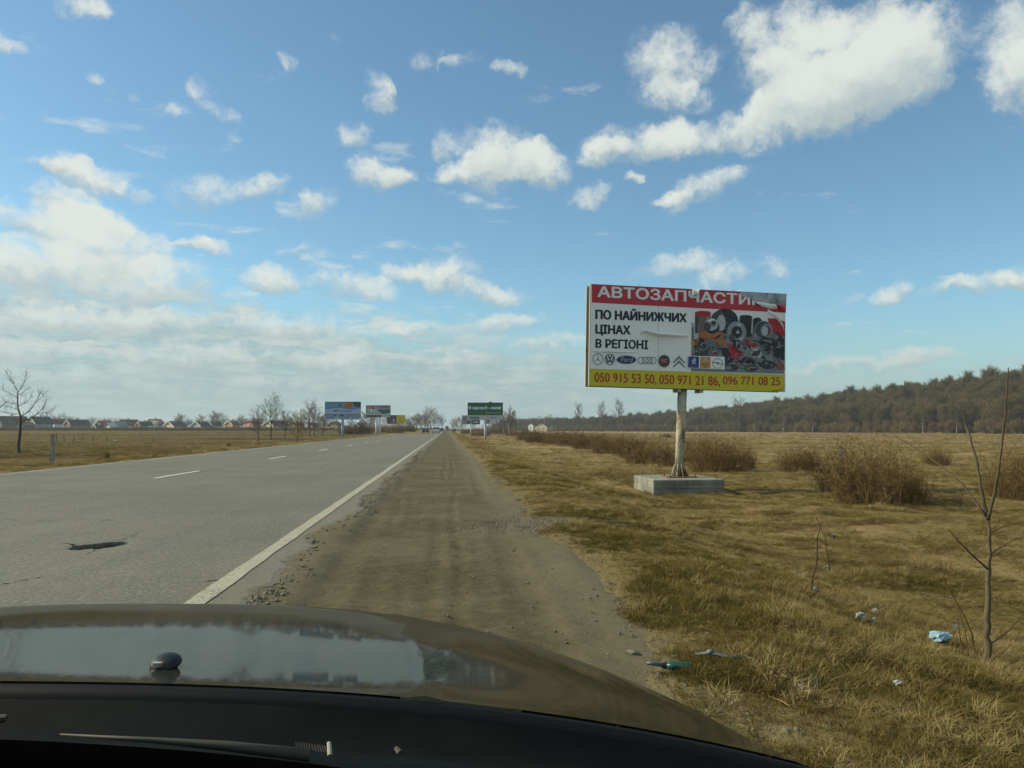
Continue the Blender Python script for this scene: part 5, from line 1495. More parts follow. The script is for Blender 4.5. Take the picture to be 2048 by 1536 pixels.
b2.poly('picture_sky', [S8(1055, 232), S8(1600, 232), S8(1600, 330), S8(1055, 330)], M['p_chrome'], p2, .01)
b2.poly('cream_roof', [S8(1085, 318), S8(1095, 262), S8(1165, 258), S8(1180, 318)], M['p_ochre'], p2, .02)
b2.poly('white_front', [S8(1085, 318), S8(1250, 300), S8(1250, 372), S8(1085, 366)], M['p_white'], p2, .015)
b2.poly('gable', [S8(1180, 318), S8(1212, 256), S8(1250, 300), S8(1250, 318)], M['p_brown'], p2, .025)
b2.poly('side_roof', [S8(1250, 318), S8(1236, 272), S8(1300, 290), S8(1325, 322)], M['p_lightgrey'], p2, .02)
b2.many('house_windows', [[S8(a, 328), S8(a + 36, 328), S8(a + 36, 358), S8(a, 356)] for a in (1108, 1192)], M['p_dgrey'], p2, .03)
b2.poly('dark_hedge', [S8(1050, 340), S8(1085, 340), S8(1085, 372), S8(1050, 372)], M['p_dgrey'], p2, .02)
b2.poly('fields', [S8(1300, 345), S8(1600, 336), S8(1600, 405), S8(1420, 430), S8(1380, 400)], M['p_green'], p2, .018)
b2.poly('dark_wood', [S8(1320, 338), S8(1600, 330), S8(1600, 352), S8(1330, 356)], M['p_dgrey'], p2, .024)
b2.poly('bottom_band', [S8(1052, 458), S8(1390, 458), S8(1398, 505), S8(1052, 505)], M['p_dgrey'], p2, .01)
b2.many('sign_words', [[S8(1380, 262), S8(1560, 262), S8(1560, 280), S8(1380, 280)]], M['p_dgrey'], p2, .02)
r3, b3, p3 = small_board('billboard half purple and half yellow with two thin posts', (774, 830), (810.5, 848), 266, M['p_yellow'], [792.5, 799.5], 866, M['pole_grey'], .14)
M['p_purple'] = m_print('print_purple', (0.10, 0.03, 0.11), wear=.2)
b3.poly('purple_half', [(774.3, 830.3), (793, 830.3), (793, 847.7), (774.3, 847.7)], M['p_purple'], p3, .02)
b3.poly('pale_figure', [(786, 838), (789, 838), (789, 844), (786, 844)], M['p_lightgrey'], p3, .04)
b3.many('yellow_lines', [[(796, y_), (808, y_), (808, y_ + .6), (796, y_ + .6)] for y_ in (833, 836.5, 840, 843.5)], M['p_ochre'], p3, .03)
S6 = lambda x, y: (910 + x * 150 / 2048, 795 + y * 85 / 1161)
M['p_bottle'] = m_print('print_bottle_green', (0.010, 0.105, 0.060), wear=.15)
r4, b4, p4 = small_board('dark green billboard with a white slogan and torn white strip below', (935.2, 805), (1006, 840), 138, M['p_lightgrey'], [970.8], 876, M['pole_grey'], .22)
b4.poly('green_field', [S6(352, 140), S6(1308, 138), S6(1308, 484), S6(352, 484)], M['p_bottle'], p4, .01)
b4.poly('lime_line', [S6(352, 484), S6(1308, 484), S6(1308, 502), S6(352, 502)], M['p_yellow'], p4, .01)
b4.text('В єдності - сила!', S6(384, 0)[0], (S6(0, 334)[1], S6(0, 238)[1]), S6(1250, 0)[0], (S6(0, 334)[1], S6(0, 238)[1]), M['p_white'], p4, .02, 0.05)
b4.many('tick_mark', [[S6(845, 436), S6(870, 372), S6(885, 372), S6(856, 448)]], M['p_yellow'], p4, .02)
b4.many('small_words', [[S6(a, 408), S6(c_, 408), S6(c_, 430), S6(a, 430)] for a, c_ in ((888, 1040), (1062, 1250))], M['p_chrome'], p4, .02)
b4.poly('green_label', [S6(410, 524), S6(660, 524), S6(660, 584), S6(410, 584)], M['p_bottle'], p4, .01)
b4.many('label_words', [[S6(430, 546), S6(640, 546), S6(640, 560), S6(430, 560)]], M['p_lightgrey'], p4, .02)
b4.many('grey_words', [[S6(975, 545), S6(1120, 540), S6(1120, 562), S6(975, 570)]], M['p_grey'], p4, .01)
mb = MB(); mb.box((0.9, .2, b4.H / 2 + .06), (.5, .3, .14)); b4.place(mb.build('lamp_box', M['p_bottle'], r4), r4)
mb = MB()
for k in range(24):
    a = random.uniform(0, 6.28); rr_ = random.uniform(.1, 1.3); s_ = random.uniform(.15, .45)
    mb.box((cos(a) * rr_ * 1.6, sin(a) * rr_ * .7, s_ * .15 - .15), (s_, s_ * .8, s_ * .7), Euler((random.random(), random.random(), a)).to_matrix())
o = mb.build('rubble', M['stone']); o.location = (float(P(970.8, 860, 138)[0]), 137.5, gz(P(970.8, 860, 138)[0], 138) + .1)
tag(o, 'heap of grey rubble at the foot of the green billboard post', kind='stuff')
r5, b5, p5 = small_board('grey picture billboard partly hidden behind the green billboard', (924, 830.8), (960, 848.5), 262, M['p_chrome'], [941.6], 866, M['pole_white'], .22)
b5.poly('green_shape', [S6(310, 712), S6(340, 640), S6(420, 640), S6(415, 715)], M['p_bottle'], p5, .02)
b5.poly('dark_half', [S6(460, 620), S6(680, 620), S6(680, 735), S6(460, 735)], M['p_dgrey'], p5, .01)
b5.poly('white_swoosh', [S6(480, 660), S6(640, 650), S6(612, 705), S6(590, 690), S6(500, 690)], M['p_lightgrey'], p5, .02)
b5.many('dark_words', [[S6(200, 540), S6(330, 540), S6(330, 575), S6(200, 575)], [S6(200, 598), S6(290, 598), S6(290, 612), S6(200, 612)]], M['p_brown'], p5, .02)
b5.poly('red_edge', [S6(195, 490), S6(350, 490), S6(350, 505), S6(195, 505)], M['p_darkred'], p5, .02)
r6, b6, p6 = small_board('dull purple billboard seen under the green billboard', (973, 836), (993, 847.5), 420, M['p_lightgrey'], [979.5], 862, M['pole_grey'], .2)
b6.poly('purple_half', [S6(862, 560), S6(940, 560), S6(940, 717), S6(862, 717)], M['p_purple'], p6, .03)

# ================================================================== village houses
WALL = {}
def hm_(name, col, **k):
    if name not in WALL: WALL[name] = mat(name, col, 0.95, var=.18, scale=1.2, spec=.05, **k)
    return WALL[name]


W_ = dict(grey=hm_('render_grey', (0.333, 0.346, 0.346)), white=hm_('whitewash', (0.794, 0.768, 0.691)), yellow=hm_('yellow_render', (0.589, 0.525, 0.320)), orange=hm_('orange_brick', (0.538, 0.256, 0.115)),
          pink=hm_('pink_brick', (0.602, 0.307, 0.218)), tan=hm_('tan_render', (0.461, 0.384, 0.243)), brown=hm_('brown_wall', (0.256, 0.179, 0.128)), cream=hm_('cream_render', (0.742, 0.602, 0.384)), teal=hm_('teal_wall', (0.205, 0.410, 0.358)),
          dgrey=hm_('dark_boards', (0.166, 0.166, 0.154)))
R_ = dict(dark=hm_('dark_slate_roof', (.045, .048, .055)), red=hm_('red_tile_roof', (.27, .085, .06)), brown=hm_('brown_roof', (.095, .055, .045)), grey=hm_('asbestos_roof', (.22, .235, .24)),
          light=hm_('pale_tin_roof', (.42, .45, .43)), green=hm_('green_tin_roof', (.035, .075, .06)), deepred=hm_('oxide_roof', (.19, .06, .05)))
M['trim'] = mat('white_trim', (.72, .71, .66), .7); M['win'] = m_glass('window_glass', (.02, .025, .03))


def house(gx0, gx1, rx1, ytop, yeave, ybase, d, wall, roof, label, rot=-38, chimney=True, trim=True, wins=2, name='house'):
    """gable between photo columns gx0..gx1, roof running back to rx1; ridge at ytop"""
    a = radians(abs(rot)); mpp = d / F
    Wd = (gx1 - gx0) * mpp / cos(a); Ln = max(3.0, (rx1 - gx1) * mpp / sin(a)) if rx1 > gx1 else 6.0
    x0 = float(P(gx0, 860, d)[0]); zb = min(float(P(gx0, ybase, d)[2]), gz(x0, d) + .1) ; zt = float(P(gx0, ytop, d)[2]); ze = float(P(gx0, yeave, d)[2])
    root = empty(name, (x0, d, zb), radians(rot)); h = zt - zb; e = ze - zb
    tag(root, label, 'house', 'village houses beyond the left field')
    mb = MB(); mb.hexa([(0, 0, -.6), (Wd, 0, -.6), (Wd, Ln, -.6), (0, Ln, -.6), (0, 0, e), (Wd, 0, e), (Wd, Ln, e), (0, Ln, e)])
    mb.add([(0, 0, e), (Wd, 0, e), (Wd / 2, 0, h - .12)], [(0, 1, 2)]); mb.add([(0, Ln, e), (Wd, Ln, e), (Wd / 2, Ln, h - .12)], [(1, 0, 2)])
    mb.build('wall', wall, root)
    s = (h - e) / (Wd / 2); ov = .5; mb = MB()
    for sgn in (-1, 1):
        xa, xb = Wd / 2, Wd / 2 + sgn * (Wd / 2 + ov); za, zb_ = h, e - ov * s
        P8 = [(xa, -ov, za - .2), (xb, -ov, zb_ - .2), (xb, Ln + ov, zb_ - .2), (xa, Ln + ov, za - .2), (xa, -ov, za), (xb, -ov, zb_), (xb, Ln + ov, zb_), (xa, Ln + ov, za)]
        mb.hexa(P8)
    rf = mb.build('roof', roof, root)
    if chimney:
        mb = MB(); mb.box((Wd * .62, Ln * .45, h + .1), (.7, .7, 1.5)); mb.build('chimney', W_['brown'], rf)
    if trim:
        mb = MB()
        for sgn in (-1, 1):
            xa, xb = Wd / 2, Wd / 2 + sgn * (Wd / 2 + ov)
            mb.hexa([(xa, -ov - .09, h - .42), (xb, -ov - .09, e - ov * s - .42), (xb, -ov - .01, e - ov * s - .42), (xa, -ov - .01, h - .42), (xa, -ov - .09, h + .05), (xb, -ov - .09, e - ov * s + .05), (xb, -ov - .01, e - ov * s + .05), (xa, -ov - .01, h + .05)])
        mb.build('bargeboard', M['trim'], rf)
    for k in range(wins):
        cx_ = Wd * (k + .75) / (wins + .5); mb = MB(); mb.box((cx_, -.03, e * .55), (1.3, .06, min(1.5, e * .5))); wf = mb.build('window', M['trim'], root)
        mb = MB(); mb.box((cx_, -.075, e * .55), (1.0, .03, min(1.2, e * .4))); mb.build('pane', M['win'], wf)
    if wins and h - e > 2.2:
        mb = MB(); mb.box((Wd / 2, -.03, e + (h - e) * .35), (1.1, .06, 1.1)); wf = mb.build('window', M['trim'], root)
        mb = MB(); mb.box((Wd / 2, -.075, e + (h - e) * .35), (.85, .03, .85)); mb.build('pane', M['win'], wf)
    return root


house(-12, 12, 42, 832, 845, 862, 470, W_['dgrey'], R_['brown'], 'dark house with a wide brown roof at the far left edge, behind the bare tree', trim=False)
house(52, 80, 100, 833, 846, 861, 470, W_['grey'], R_['dark'], 'grey gabled house with a dark roof just right of the far left tree', wins=1)
house(30, 52, 66, 844, 850, 861, 455, W_['dgrey'], R_['brown'], 'low dark annexe directly behind the trunk of the far left tree', chimney=False, trim=False, wins=0)
house(100, 112, 128, 838, 846, 861, 490, W_['white'], R_['brown'], 'low house with a pale eave line right of the grey gabled house', chimney=True, wins=1)
house(128, 146, 169, 839, 848, 862, 480, W_['brown'], R_['dark'], 'brown gabled house with a long dark roof left of the white cottages', wins=1)
house(192, 206, 219, 841, 849, 858, 540, W_['pink'], R_['deepred'], 'pink house with a dark red roof rising behind the small white cottage', trim=False, wins=1)
house(187, 195, 211, 849, 854, 862, 470, W_['white'], R_['dark'], 'small white gabled cottage in front of the pink house', chimney=False, wins=1)
house(210, 224, 232, 845, 853, 862, 465, W_['cream'], R_['light'], 'pale low shed with a light tin roof right of the white cottage', chimney=False, trim=False, wins=1)
house(224, 240, 252, 842, 852, 862, 470, W_['grey'], R_['grey'], 'grey barn with a grey sheet roof beside the pale shed', chimney=False, trim=False, wins=0)
house(236, 244, 266, 839, 848, 858, 510, W_['white'], R_['dark'], 'white gabled house with a big dark roof behind the grey barn', wins=1)
house(272, 284, 300, 843, 850, 862, 480, W_['orange'], R_['green'], 'orange house with a dark roof left of the largest house', wins=1)
house(289, 314, 328, 838, 848, 860, 520, W_['orange'], R_['red'], 'largest house, orange walls under a red and dark roof', wins=2, trim=False)
house(297, 311, 318, 841, 846, 858, 508, W_['cream'], R_['light'], 'cream porch gable on the front of the largest house', chimney=False, trim=False, wins=2)
house(295, 304, 320, 852, 856, 862, 460, W_['white'], R_['light'], 'long pale greenhouse in front of the largest house', chimney=False, trim=False, wins=0, name='greenhouse')
house(327, 353, 370, 842, 851, 862, 470, W_['yellow'], R_['dark'], 'yellow gabled house with white bargeboards right of the greenhouse', wins=2)
house(370, 383, 392, 844, 851, 862, 480, W_['grey'], R_['grey'], 'grey roofed house tucked beside the grey gabled house', trim=False, chimney=False, wins=1)
house(382, 406, 420, 842.5, 851, 862, 470, W_['grey'], R_['dark'], 'grey gabled house with white bargeboards, middle of the village row', wins=2)
house(414, 427, 440, 842.5, 849, 861, 475, W_['tan'], R_['green'], 'tan gabled house with a dark green roof right of the grey one', wins=1)
house(449, 468, 479, 841.5, 848, 860, 470, W_['orange'], R_['green'], 'orange gabled house with a bright white bargeboard', wins=2)
house(487, 509, 522, 842, 846, 861, 465, W_['pink'], R_['brown'], 'pink sunlit house with a brown roof left of the roadside trees', wins=2, trim=False)
house(526, 550, 572, 841, 849, 862, 460, W_['yellow'], R_['dark'], 'yellow gabled house behind the tallest roadside tree', wins=2)
house(577, 592, 606, 844, 850, 862, 470, W_['tan'], R_['dark'], 'tan house with a dark roof behind the bushy roadside tree', trim=False, wins=1)
house(616, 626, 634, 845, 851, 862, 470, W_['orange'], R_['brown'], 'ochre house glimpsed between the trees left of the blue billboard', trim=False, wins=1)
house(655, 677, 686, 843, 851, 862, 430, W_['tan'], R_['brown'], 'tan gabled house under the left half of the blue billboard', trim=False, wins=2)
house(688, 694, 700, 851, 854, 861, 440, W_['pink'], R_['red'], 'small red roofed shed behind the blue billboard post', trim=False, chimney=False, wins=0)
house(709, 720, 729, 845, 852, 862, 430, W_['teal'], R_['green'], 'teal green house at the right end of the blue billboard', wins=1)
# far house on the right
o = house(1057, 1065, 1069, 846, 849, 861, 560, W_['white'], R_['dark'], 'narrow white house far off between green billboard and wood', wins=1, trim=False); o['group'] = 'far houses on the right'
o = house(1070, 1092, 1104, 845, 852, 861, 545, W_['tan'], R_['brown'], 'wide yellow house with a brown roof far off on the right', wins=2, trim=False); o['group'] = 'far houses on the right'

# garden trees and hedges among the houses and beyond the road's end
vt = 'bare garden trees of the village'
spots = [(8, 20, 455), (24, 18, 452), (92, 32, 500), (112, 26, 500), (122, 30, 510), (140, 26, 500), (152, 22, 500), (178, 16, 450), (184, 24, 500), (214, 20, 520), (230, 18, 520), (268, 20, 470), (282, 14, 450),
         (318, 16, 455), (358, 26, 500), (366, 30, 500), (376, 22, 500), (407, 28, 500), (428, 32, 520), (437, 34, 500), (446, 30, 500), (480, 24, 480), (484, 28, 510), (510, 24, 450), (524, 24, 480), (560, 24, 455),
         (575, 26, 450), (586, 24, 440), (608, 30, 450), (640, 28, 440), (650, 26, 420), (668, 22, 420), (702, 26, 430), (735, 34, 400), (742, 38, 400), (750, 30, 380), (772, 30, 380), (812, 26, 400), (820, 24, 380),
         (826, 28, 380), (834, 30, 400), (844, 30, 420), (850, 28, 440)]
HS = [(15, 'dark brown-roofed house at the far left'), (68, 'grey gabled house near the far left tree'), (112, 'low house with the pale eave line'), (146, 'brown gabled house'), (192, 'small white cottage'), (219, 'pale tin-roofed shed'), (240, 'grey barn'),
      (284, 'orange house with the dark roof'), (306, 'largest house'), (342, 'yellow house with white bargeboards'), (378, 'grey roofed house'), (397, 'grey gabled house in mid row'), (424, 'tan house with the green roof'), (459, 'orange house with the bright bargeboard'),
      (502, 'pink sunlit house'), (542, 'yellow house behind the tallest tree'), (590, 'tan dark-roofed house'), (625, 'ochre house'), (668, 'tan house under the blue billboard'), (694, 'small red-roofed shed'), (718, 'teal house'), (756, 'house picture billboard'), (792, 'purple and yellow billboard'), (826, 'pale utility poles'), (851, 'dark car on the road')]
seen_l = {}
for k, (px, h_, d) in enumerate(spots):
    hx, hn = min(HS, key=lambda q: abs(q[0] - px))
    size_ = 'low' if h_ < 19 else ('tall' if h_ > 27 else 'mid-sized')
    tagl = '%s bare garden tree %s the %s' % (size_, 'left of' if px < hx - 4 else ('right of' if px > hx + 4 else 'behind'), hn)
    if tagl in seen_l: tagl = tagl.replace('bare garden tree', 'second bare garden tree')
    seen_l[tagl] = 1
    plant((2, 3)[k % 2], px, d, h_, tagl, vt, wide=1.25)
at_end = 'trees closing the far end of the road'
for px, h_, d, lab in ((862, 42, 640, 'tallest bare tree at the far end of the road, above the white van'), (868, 34, 650, 'bare tree leaning over the far end of the road'), (878, 28, 660, 'rounded bare tree right of the white van'), (884, 26, 680, 'low tree at the far end, left of the red lorry'),
                       (856, 30, 620, 'bare tree above the dark car at the road end'), (906, 22, 680, 'bare tree at the right of the road end'), (914, 26, 660, 'tree right of the road end beside the utility pole'), (922, 26, 640, 'tree left of the half hidden billboard'),
                       (1018, 54, 240, 'tall thin tree right of the green billboard'), (1029, 44, 235, 'second thin tree right of the green billboard'), (1008, 40, 250, 'thin tree touching the right end of the green billboard'), (948, 20, 520, 'low tree under the half hidden billboard'), (985, 20, 520, 'low tree behind the green billboard post'),
                       (1040, 22, 520, 'low tree left of the far white house'), (1062, 26, 620, 'tree behind the far white house'), (1082, 28, 640, 'tree behind the far yellow house'), (1098, 30, 700, 'tree at the left tip of the wood')):
    plant(0 if 'thin' in lab else random.choice((2, 3)), px, d, h_, lab, at_end, wide=1.15)
# hedge scrub at the foot of the village as one mass
n = 520; px = RNG.uniform(-20, 1110, n); d = RNG.uniform(400, 450, n) + 260 * sst(780, 870, px); xx = []; 
for a_, b_ in zip(px, d): xx.append(float(P(a_, 860, b_)[0]))
xx = np.array(xx); s_ = RNG.uniform(1.2, 3.2, n)
hs = []
for i in range(3):
    rnd = random.Random(880 + i); a = MB()
    for k in range(150):
        ang = rnd.uniform(0, 6.28); rr_ = sqrt(rnd.random()) * .8
        twig(a, Vector((cos(ang) * rr_, sin(ang) * rr_, -.05)), Vector((rnd.uniform(-.5, .5), rnd.uniform(-.5, .5), 1)).normalized(), rnd.uniform(.5, 1.1), .06, rnd, .5)
    o = a.build('hs', M['wood_twig']); COL.objects.unlink(o); hs.append(o)
scatter('undergrowth', np.stack([xx, d, ground_z(xx, d)], 1), np.stack([np.zeros(n), np.zeros(n), RNG.uniform(0, 6.3, n)], 1), np.stack([s_ * 1.5, s_ * 1.5, s_ * .75], 1), RNG.integers(0, 3, n), hs,
        'dull brown hedges and undergrowth at the foot of the village')

# ================================================================== posts and poles
conc = m_concrete()
gx_, gy_, gz_ = Gp(104, 926)
pr = empty('marker_post', (gx_, gy_, gz_)); tag(pr, 'short square concrete marker post on the left verge', 'post')
hgt_ = 52 / F * gy_; mb = MB(); w0 = .085
mb.hexa([(-w0, -w0, -.2), (w0, -w0, -.2), (w0, w0, -.2), (-w0, w0, -.2), (-w0 * .8, -w0 * .8, hgt_ - .03), (w0 * .8, -w0 * .8, hgt_ - .03), (w0 * .8, w0 * .8, hgt_ - .03), (-w0 * .8, w0 * .8, hgt_ - .03)])
mb.build('shaft', mat('post_concrete', (.27, .26, .205), .9, var=.35, scale=8, bump=.4), pr)
mb = MB(); mb.box((0, 0, hgt_), (.15, .15, .05)); mb.build('cap', mat('post_cap', (.16, .155, .13), .9, var=.3, scale=9), pr)
mb = MB(); mb.box((-w0 - .002, 0, hgt_ * .72), (.008, .09, .16)); mb.build('white_plate', M['trim'], pr)
M['stake'] = mat('grey_stake', (.055, .05, .042), .95, var=.3)
fp = None
for px, y0, y1, lab in ((113, 883, 866, 'dark wooden stake nearest to the marker post'), (128, 884, 872, 'short leaning stake right of the marker post'), (147, 884, 871, 'thin upright stake in the left field'), (165, 882, 868, 'tall thin stake in the left field'),
                    (186, 884, 871, 'thick dark stake in the left field'), (214, 884, 873, 'thin stake behind the tiny bush'), (306, 883, 874, 'stake standing alone on the left field'), (281, 872, 863, 'far stake toward the village')):
    gx_, gy_, gz_ = Gp(px, y0); H = (y0 - y1) / F * gy_; mb = MB()
    mb.tube([(0, 0, -.1), (random.uniform(-.03, .03), 0, H * .5), (random.uniform(-.08, .08), 0, H)], [.045, .04, .035], 6)
    o = mb.build('fence_stake', M['stake']); o.location = (gx_, gy_, gz_); tag(o, lab, 'stake', 'stakes in the left field')
def util_pole(px, d, ytop, label, strut=False):
    c = P(px, 860, d); z0 = gz(c[0], d); H = float(P(px, ytop, d)[2]) - z0
    r = empty('utility_pole', (float(c[0]), d, z0)); tag(r, label, 'utility pole', 'concrete utility poles along the road')
    mb = MB(); mb.tube([(0, 0, -.3), (0, 0, H)], [.16, .10], 8); mb.build('shaft', M['pole_grey'], r)
    mb = MB(); mb.box((0, 0, H - .5), (1.6, .1, .12)); mb.build('crossarm', M['stake'], r)
    for sx in (-.7, 0, .7):
        mb = MB(); mb.tube([(sx, 0, H - .44), (sx, 0, H - .2)], .05, 6); mb.build('insulator', M['pole_white'], r)
    if strut:
        mb = MB(); mb.tube([(1.9, 0, -.3), (.05, 0, H - .8)], .1, 6); mb.build('strut', M['pole_grey'], r)
util_pole(824, 420, 848, 'thin pale utility pole left of the dark car'); util_pole(832, 430, 848, 'second pale utility pole left of the dark car')
util_pole(914.2, 430, 848, 'utility pole with a slanted strut right of the road end', True); util_pole(921.5, 420, 842, 'tall utility pole left of the half hidden billboard')
util_pole(966, 360, 849, 'short pale utility pole just left of the green billboard post')
util_pole(1104, 520, 850, 'pale utility pole right of the far yellow house')

# earth mound and sandy heap in the right field
def mound(px, py, wpx, hpx, m, name, label):
    x_, y_, z_ = Gp(px, py); w_ = wpx / F * y_ / 2; h_ = hpx / F * y_
    g = np.linspace(-1, 1, 15); A, Bq = np.meshgrid(g, g); r_ = np.sqrt(A ** 2 + Bq ** 2)
    Z = h_ * np.clip(1 - r_ ** 2, -.15, 1) * (1 + 1.2 * fbm(A * 3, Bq * 3, px, 3)) 
    o = grid_obj(name, A * w_, Bq * w_, Z, m); o.location = (x_, y_, z_ - .05); tag(o, label, 'mound')
mound(1332, 875, 34, 7, mat('dark_soil', (.04, .03, .02), 1, var=.4, bump=1, bscale=4), 'earth_mound', 'low dark earth mound in the field left of the pole')
mound(1438, 862, 40, 9, mat('sandy_soil', (.36, .26, .12), 1, var=.3, bump=1, bscale=4), 'sand_heap', 'pale sandy heap at the foot of the wood')

# ================================================================== litter
def crumple(name, seed, size, mats, fold=.35, sub=3):
    bm = bmesh.new(); bmesh.ops.create_icosphere(bm, subdivisions=sub, radius=1); rnd = random.Random(seed)
    for v in bm.verts:
        v.co += Vector((rnd.uniform(-1, 1), rnd.uniform(-1, 1), rnd.uniform(-1, 1))) * .13
        n_ = float(fbm(v.co.x * 1.6 + seed, v.co.y * 1.6 + v.co.z * 1.3, seed, 4))
        v.co *= (1 + fold * 2.4 * n_); v.co = Vector((v.co.x * size[0], v.co.y * size[1], max(-.02, v.co.z * size[2] + size[2] * .5)))
    for f in bm.faces:
        c = f.calc_center_median(); f.material_index = int(np.clip(abs(float(vnoise(c.x / size[0] * 1.4 + seed, c.z / size[2] * 1.4 + c.y / size[1], seed + 3))) * 5.0, 0, len(mats) - 1)); f.smooth = False
    me = bpy.data.meshes.new(name); bm.to_mesh(me); bm.free()
    for m in mats: me.materials.append(m)
    o = bpy.data.objects.new(name, me); COL.objects.link(o); return o
M['bag_blue'] = mat('pale_blue_plastic', (.27, .40, .46), .35, var=.3, scale=20); M['bag_dark'] = mat('navy_plastic', (.02, .035, .06), .3); M['bag_white'] = mat('white_paper', (.36, .35, .31), .7, var=.3, scale=30); M['bag_or'] = mat('orange_print', (.6, .25, .04), .4)
M['green_glass'] = mat('green_bottle_plastic', (.012, .075, .052), .35); M['pale_teal'] = mat('teal_film', (.11, .20, .18), .4)
def litter(px, py, name, seed, size, mats, label, rz=0, cat='litter', up=0.03):
    size = tuple(.85 * q for q in size) if py > 1000 else size; up = up * .6 if up < .3 else up
    x_, y_, z_ = Gp(px, py); o = crumple(name, seed, size, mats); o.location = (x_, y_, z_ + up); o.rotation_euler = (0, 0, rz)
    tag(o, label, cat); return o
o = litter(1880, 1288, 'plastic_bag', 5, (.14, .07, .035), [M['bag_blue'], M['bag_dark'], M['bag_blue'], M['bag_dark'], M['bag_or']], 'torn pale blue and navy plastic bag in the grass beside the sapling', .6, 'plastic bag', .06)
litter(1916, 1268, 'plastic_scrap', 6, (.045, .015, .012), [M['bag_blue']], 'small pale blue plastic strip right of the torn bag', .1, up=.10)
litter(1722, 1243, 'crumpled_paper', 7, (.055, .03, .025), [M['bag_white'], M['bag_white'], mat('kraft', (.45, .4, .3), .7)], 'crumpled cream paper in the grass left of the torn bag', .3, up=.05)
litter(1750, 1233, 'crumpled_tissue', 8, (.03, .025, .03), [M['bag_white']], 'small bright white tissue just right of the crumpled paper', up=.06)
litter(1748, 1248, 'grey_scrap', 28, (.025, .02, .02), [M['bag_white']], 'tiny white scrap under the white tissue', up=.03)
litter(1655, 1142, 'white_scrap', 9, (.05, .03, .025), [M['pale_teal'], M['bag_white']], 'pale scrap at the foot of the crooked dry stems', up=.05)
litter(1668, 1080, 'dark_scrap', 10, (.05, .03, .03), [mat('dark_bag', (.03, .035, .04), .4)], 'dark plastic scrap right of the crooked dry stems', up=.06)
litter(1630, 1190, 'teal_scrap', 11, (.035, .03, .03), [M['pale_teal'], M['bag_dark']], 'small teal scrap at the base of the crooked stems', up=.05)
litter(1683, 950, 'blue_scrap', 12, (.07, .06, .07), [mat('blue_film', (.08, .14, .45), .3)], 'bright blue scrap caught in the left of the big shrub', up=.75)
litter(1795, 1380, 'white_shred', 13, (.025, .015, .012), [M['bag_white']], 'tiny white shred in the grass at the lower right', up=.04)
litter(1378, 944, 'white_shred', 14, (.12, .05, .06), [M['bag_white']], 'white shred in the grass behind the concrete block', up=.08) if False else None
litter(1048, 878, 'white_shred', 15, (.35, .2, .25), [M['bag_white']], 'white shred in the scrub right of the green billboard', up=.2)
litter(285, 928 - 43, 'white_board', 16, (.9, .4, .12), [M['bag_white']], 'pale flat scrap lying in the left field', up=.15) if False else None
litter(234, 884, 'pale_scrap', 17, (.32, .15, .06), [M['bag_white']], 'pale flat scrap lying in the left field between the stakes', up=.15)
litter(735, 1101, 'white_leaflet', 18, (.05, .03, .012), [M['bag_white']], 'crumpled white leaflet on the dirt shoulder', up=.02)
litter(1003, 935, 'white_shred', 19, (.05, .03, .03), [M['bag_white']], 'white shred on the verge right of the dirt shoulder', up=.04)
for px, py, s_, lab in ((1265, 1318, .05, 'pale grey stone at the right edge of the shoulder'), (987, 912, .16, 'grey stone on the verge beside the far shoulder'), (1350, 1316, .025, 'small pale stone right of the grey stone'), (1590, 1140, .05, 'grey stone left of the rubble on the bank'), (1560, 1132, .06, 'flat slab of rubble on the grassy bank'),
                        (1618, 1148, .04, 'small slab of rubble on the grassy bank'), (1572, 1150, .05, 'dark slab of rubble lower on the grassy bank'), (1715, 1215, .07, 'dark stone in the grass above the crumpled paper')):
    x_, y_, z_ = Gp(px, py); me = make_stone('stone', px).data; o = bpy.data.objects.new('stone', me); COL.objects.link(o)
    z_ = max(z_, float(shoulder_z(x_, y_)) if x_ < 1.6 else z_)
    o.location = (x_, y_, z_ + s_ * .2); o.scale = (s_ * 1.6, s_ * 1.4, s_); o.rotation_euler = (0.1, .1, px); tag(o, lab, 'stone', 'stones on the verge')
# blurred flecks of the windscreen, made up as litter on the gravel; then the stick
x_, y_, z_ = Gp(1345, 1345); z_ = max(z_, float(shoulder_z(x_, y_)))
bo = empty('crushed_bottle', (x_, y_, z_ + .03)); bo.rotation_euler = (0, .05, radians(-8)); tag(bo, 'crushed dark green plastic bottle on the gravel edge', 'bottle')
mb = MB(); mb.tube([(-.03, 0, .0), (0, 0, .005), (.04, .005, .006), (.08, 0, .004), (.10, 0, 0)], [.020, .032, .026, .030, .022], 10); b_ = mb.build('bottle_body', M['green_glass'], bo, True); b_.scale = (1, 1, .75)
mb = MB(); mb.tube([(-.13, .004, .006), (-.06, .002, .004), (-.03, 0, 0)], [.008, .010, .018], 8); mb.build('neck', M['bag_dark'], bo, True)
x_, y_, z_ = Gp(1420, 1335)
fs = empty('plastic_film', (x_, y_, z_ + .05)); tag(fs, 'thin grey blue plastic film strip right of the crushed bottle', 'litter')  # paler part of the windscreen blur, added as a strip on the ground
mb = MB(); mb.tube([(-.06, .05, 0), (0, .0, .02), (.07, -.04, .01), (.13, -.08, .015)], [.006, .012, .009, .006], 6); mb.build('strip', mat('grey_film', (.08, .095, .09), .5), fs, True)
mb = MB(); mb.tube([(-.012, .0, .02), (.012, -.005, .03)], [.014, .012], 8); mb.build('pale_end', M['pale_teal'], fs, True)
stems('stick', (1500, 1372), [('trunk', [(1488, 1368), (1510, 1378), (1530, 1390), (1560, 1400), (1580, 1412)], .007, -.35)], 1, mat('tan_stick', (.36, .22, .10), .8), 'bent tan stick lying across the gravel and grass edge', 'stick', twigs=2, seed=8)

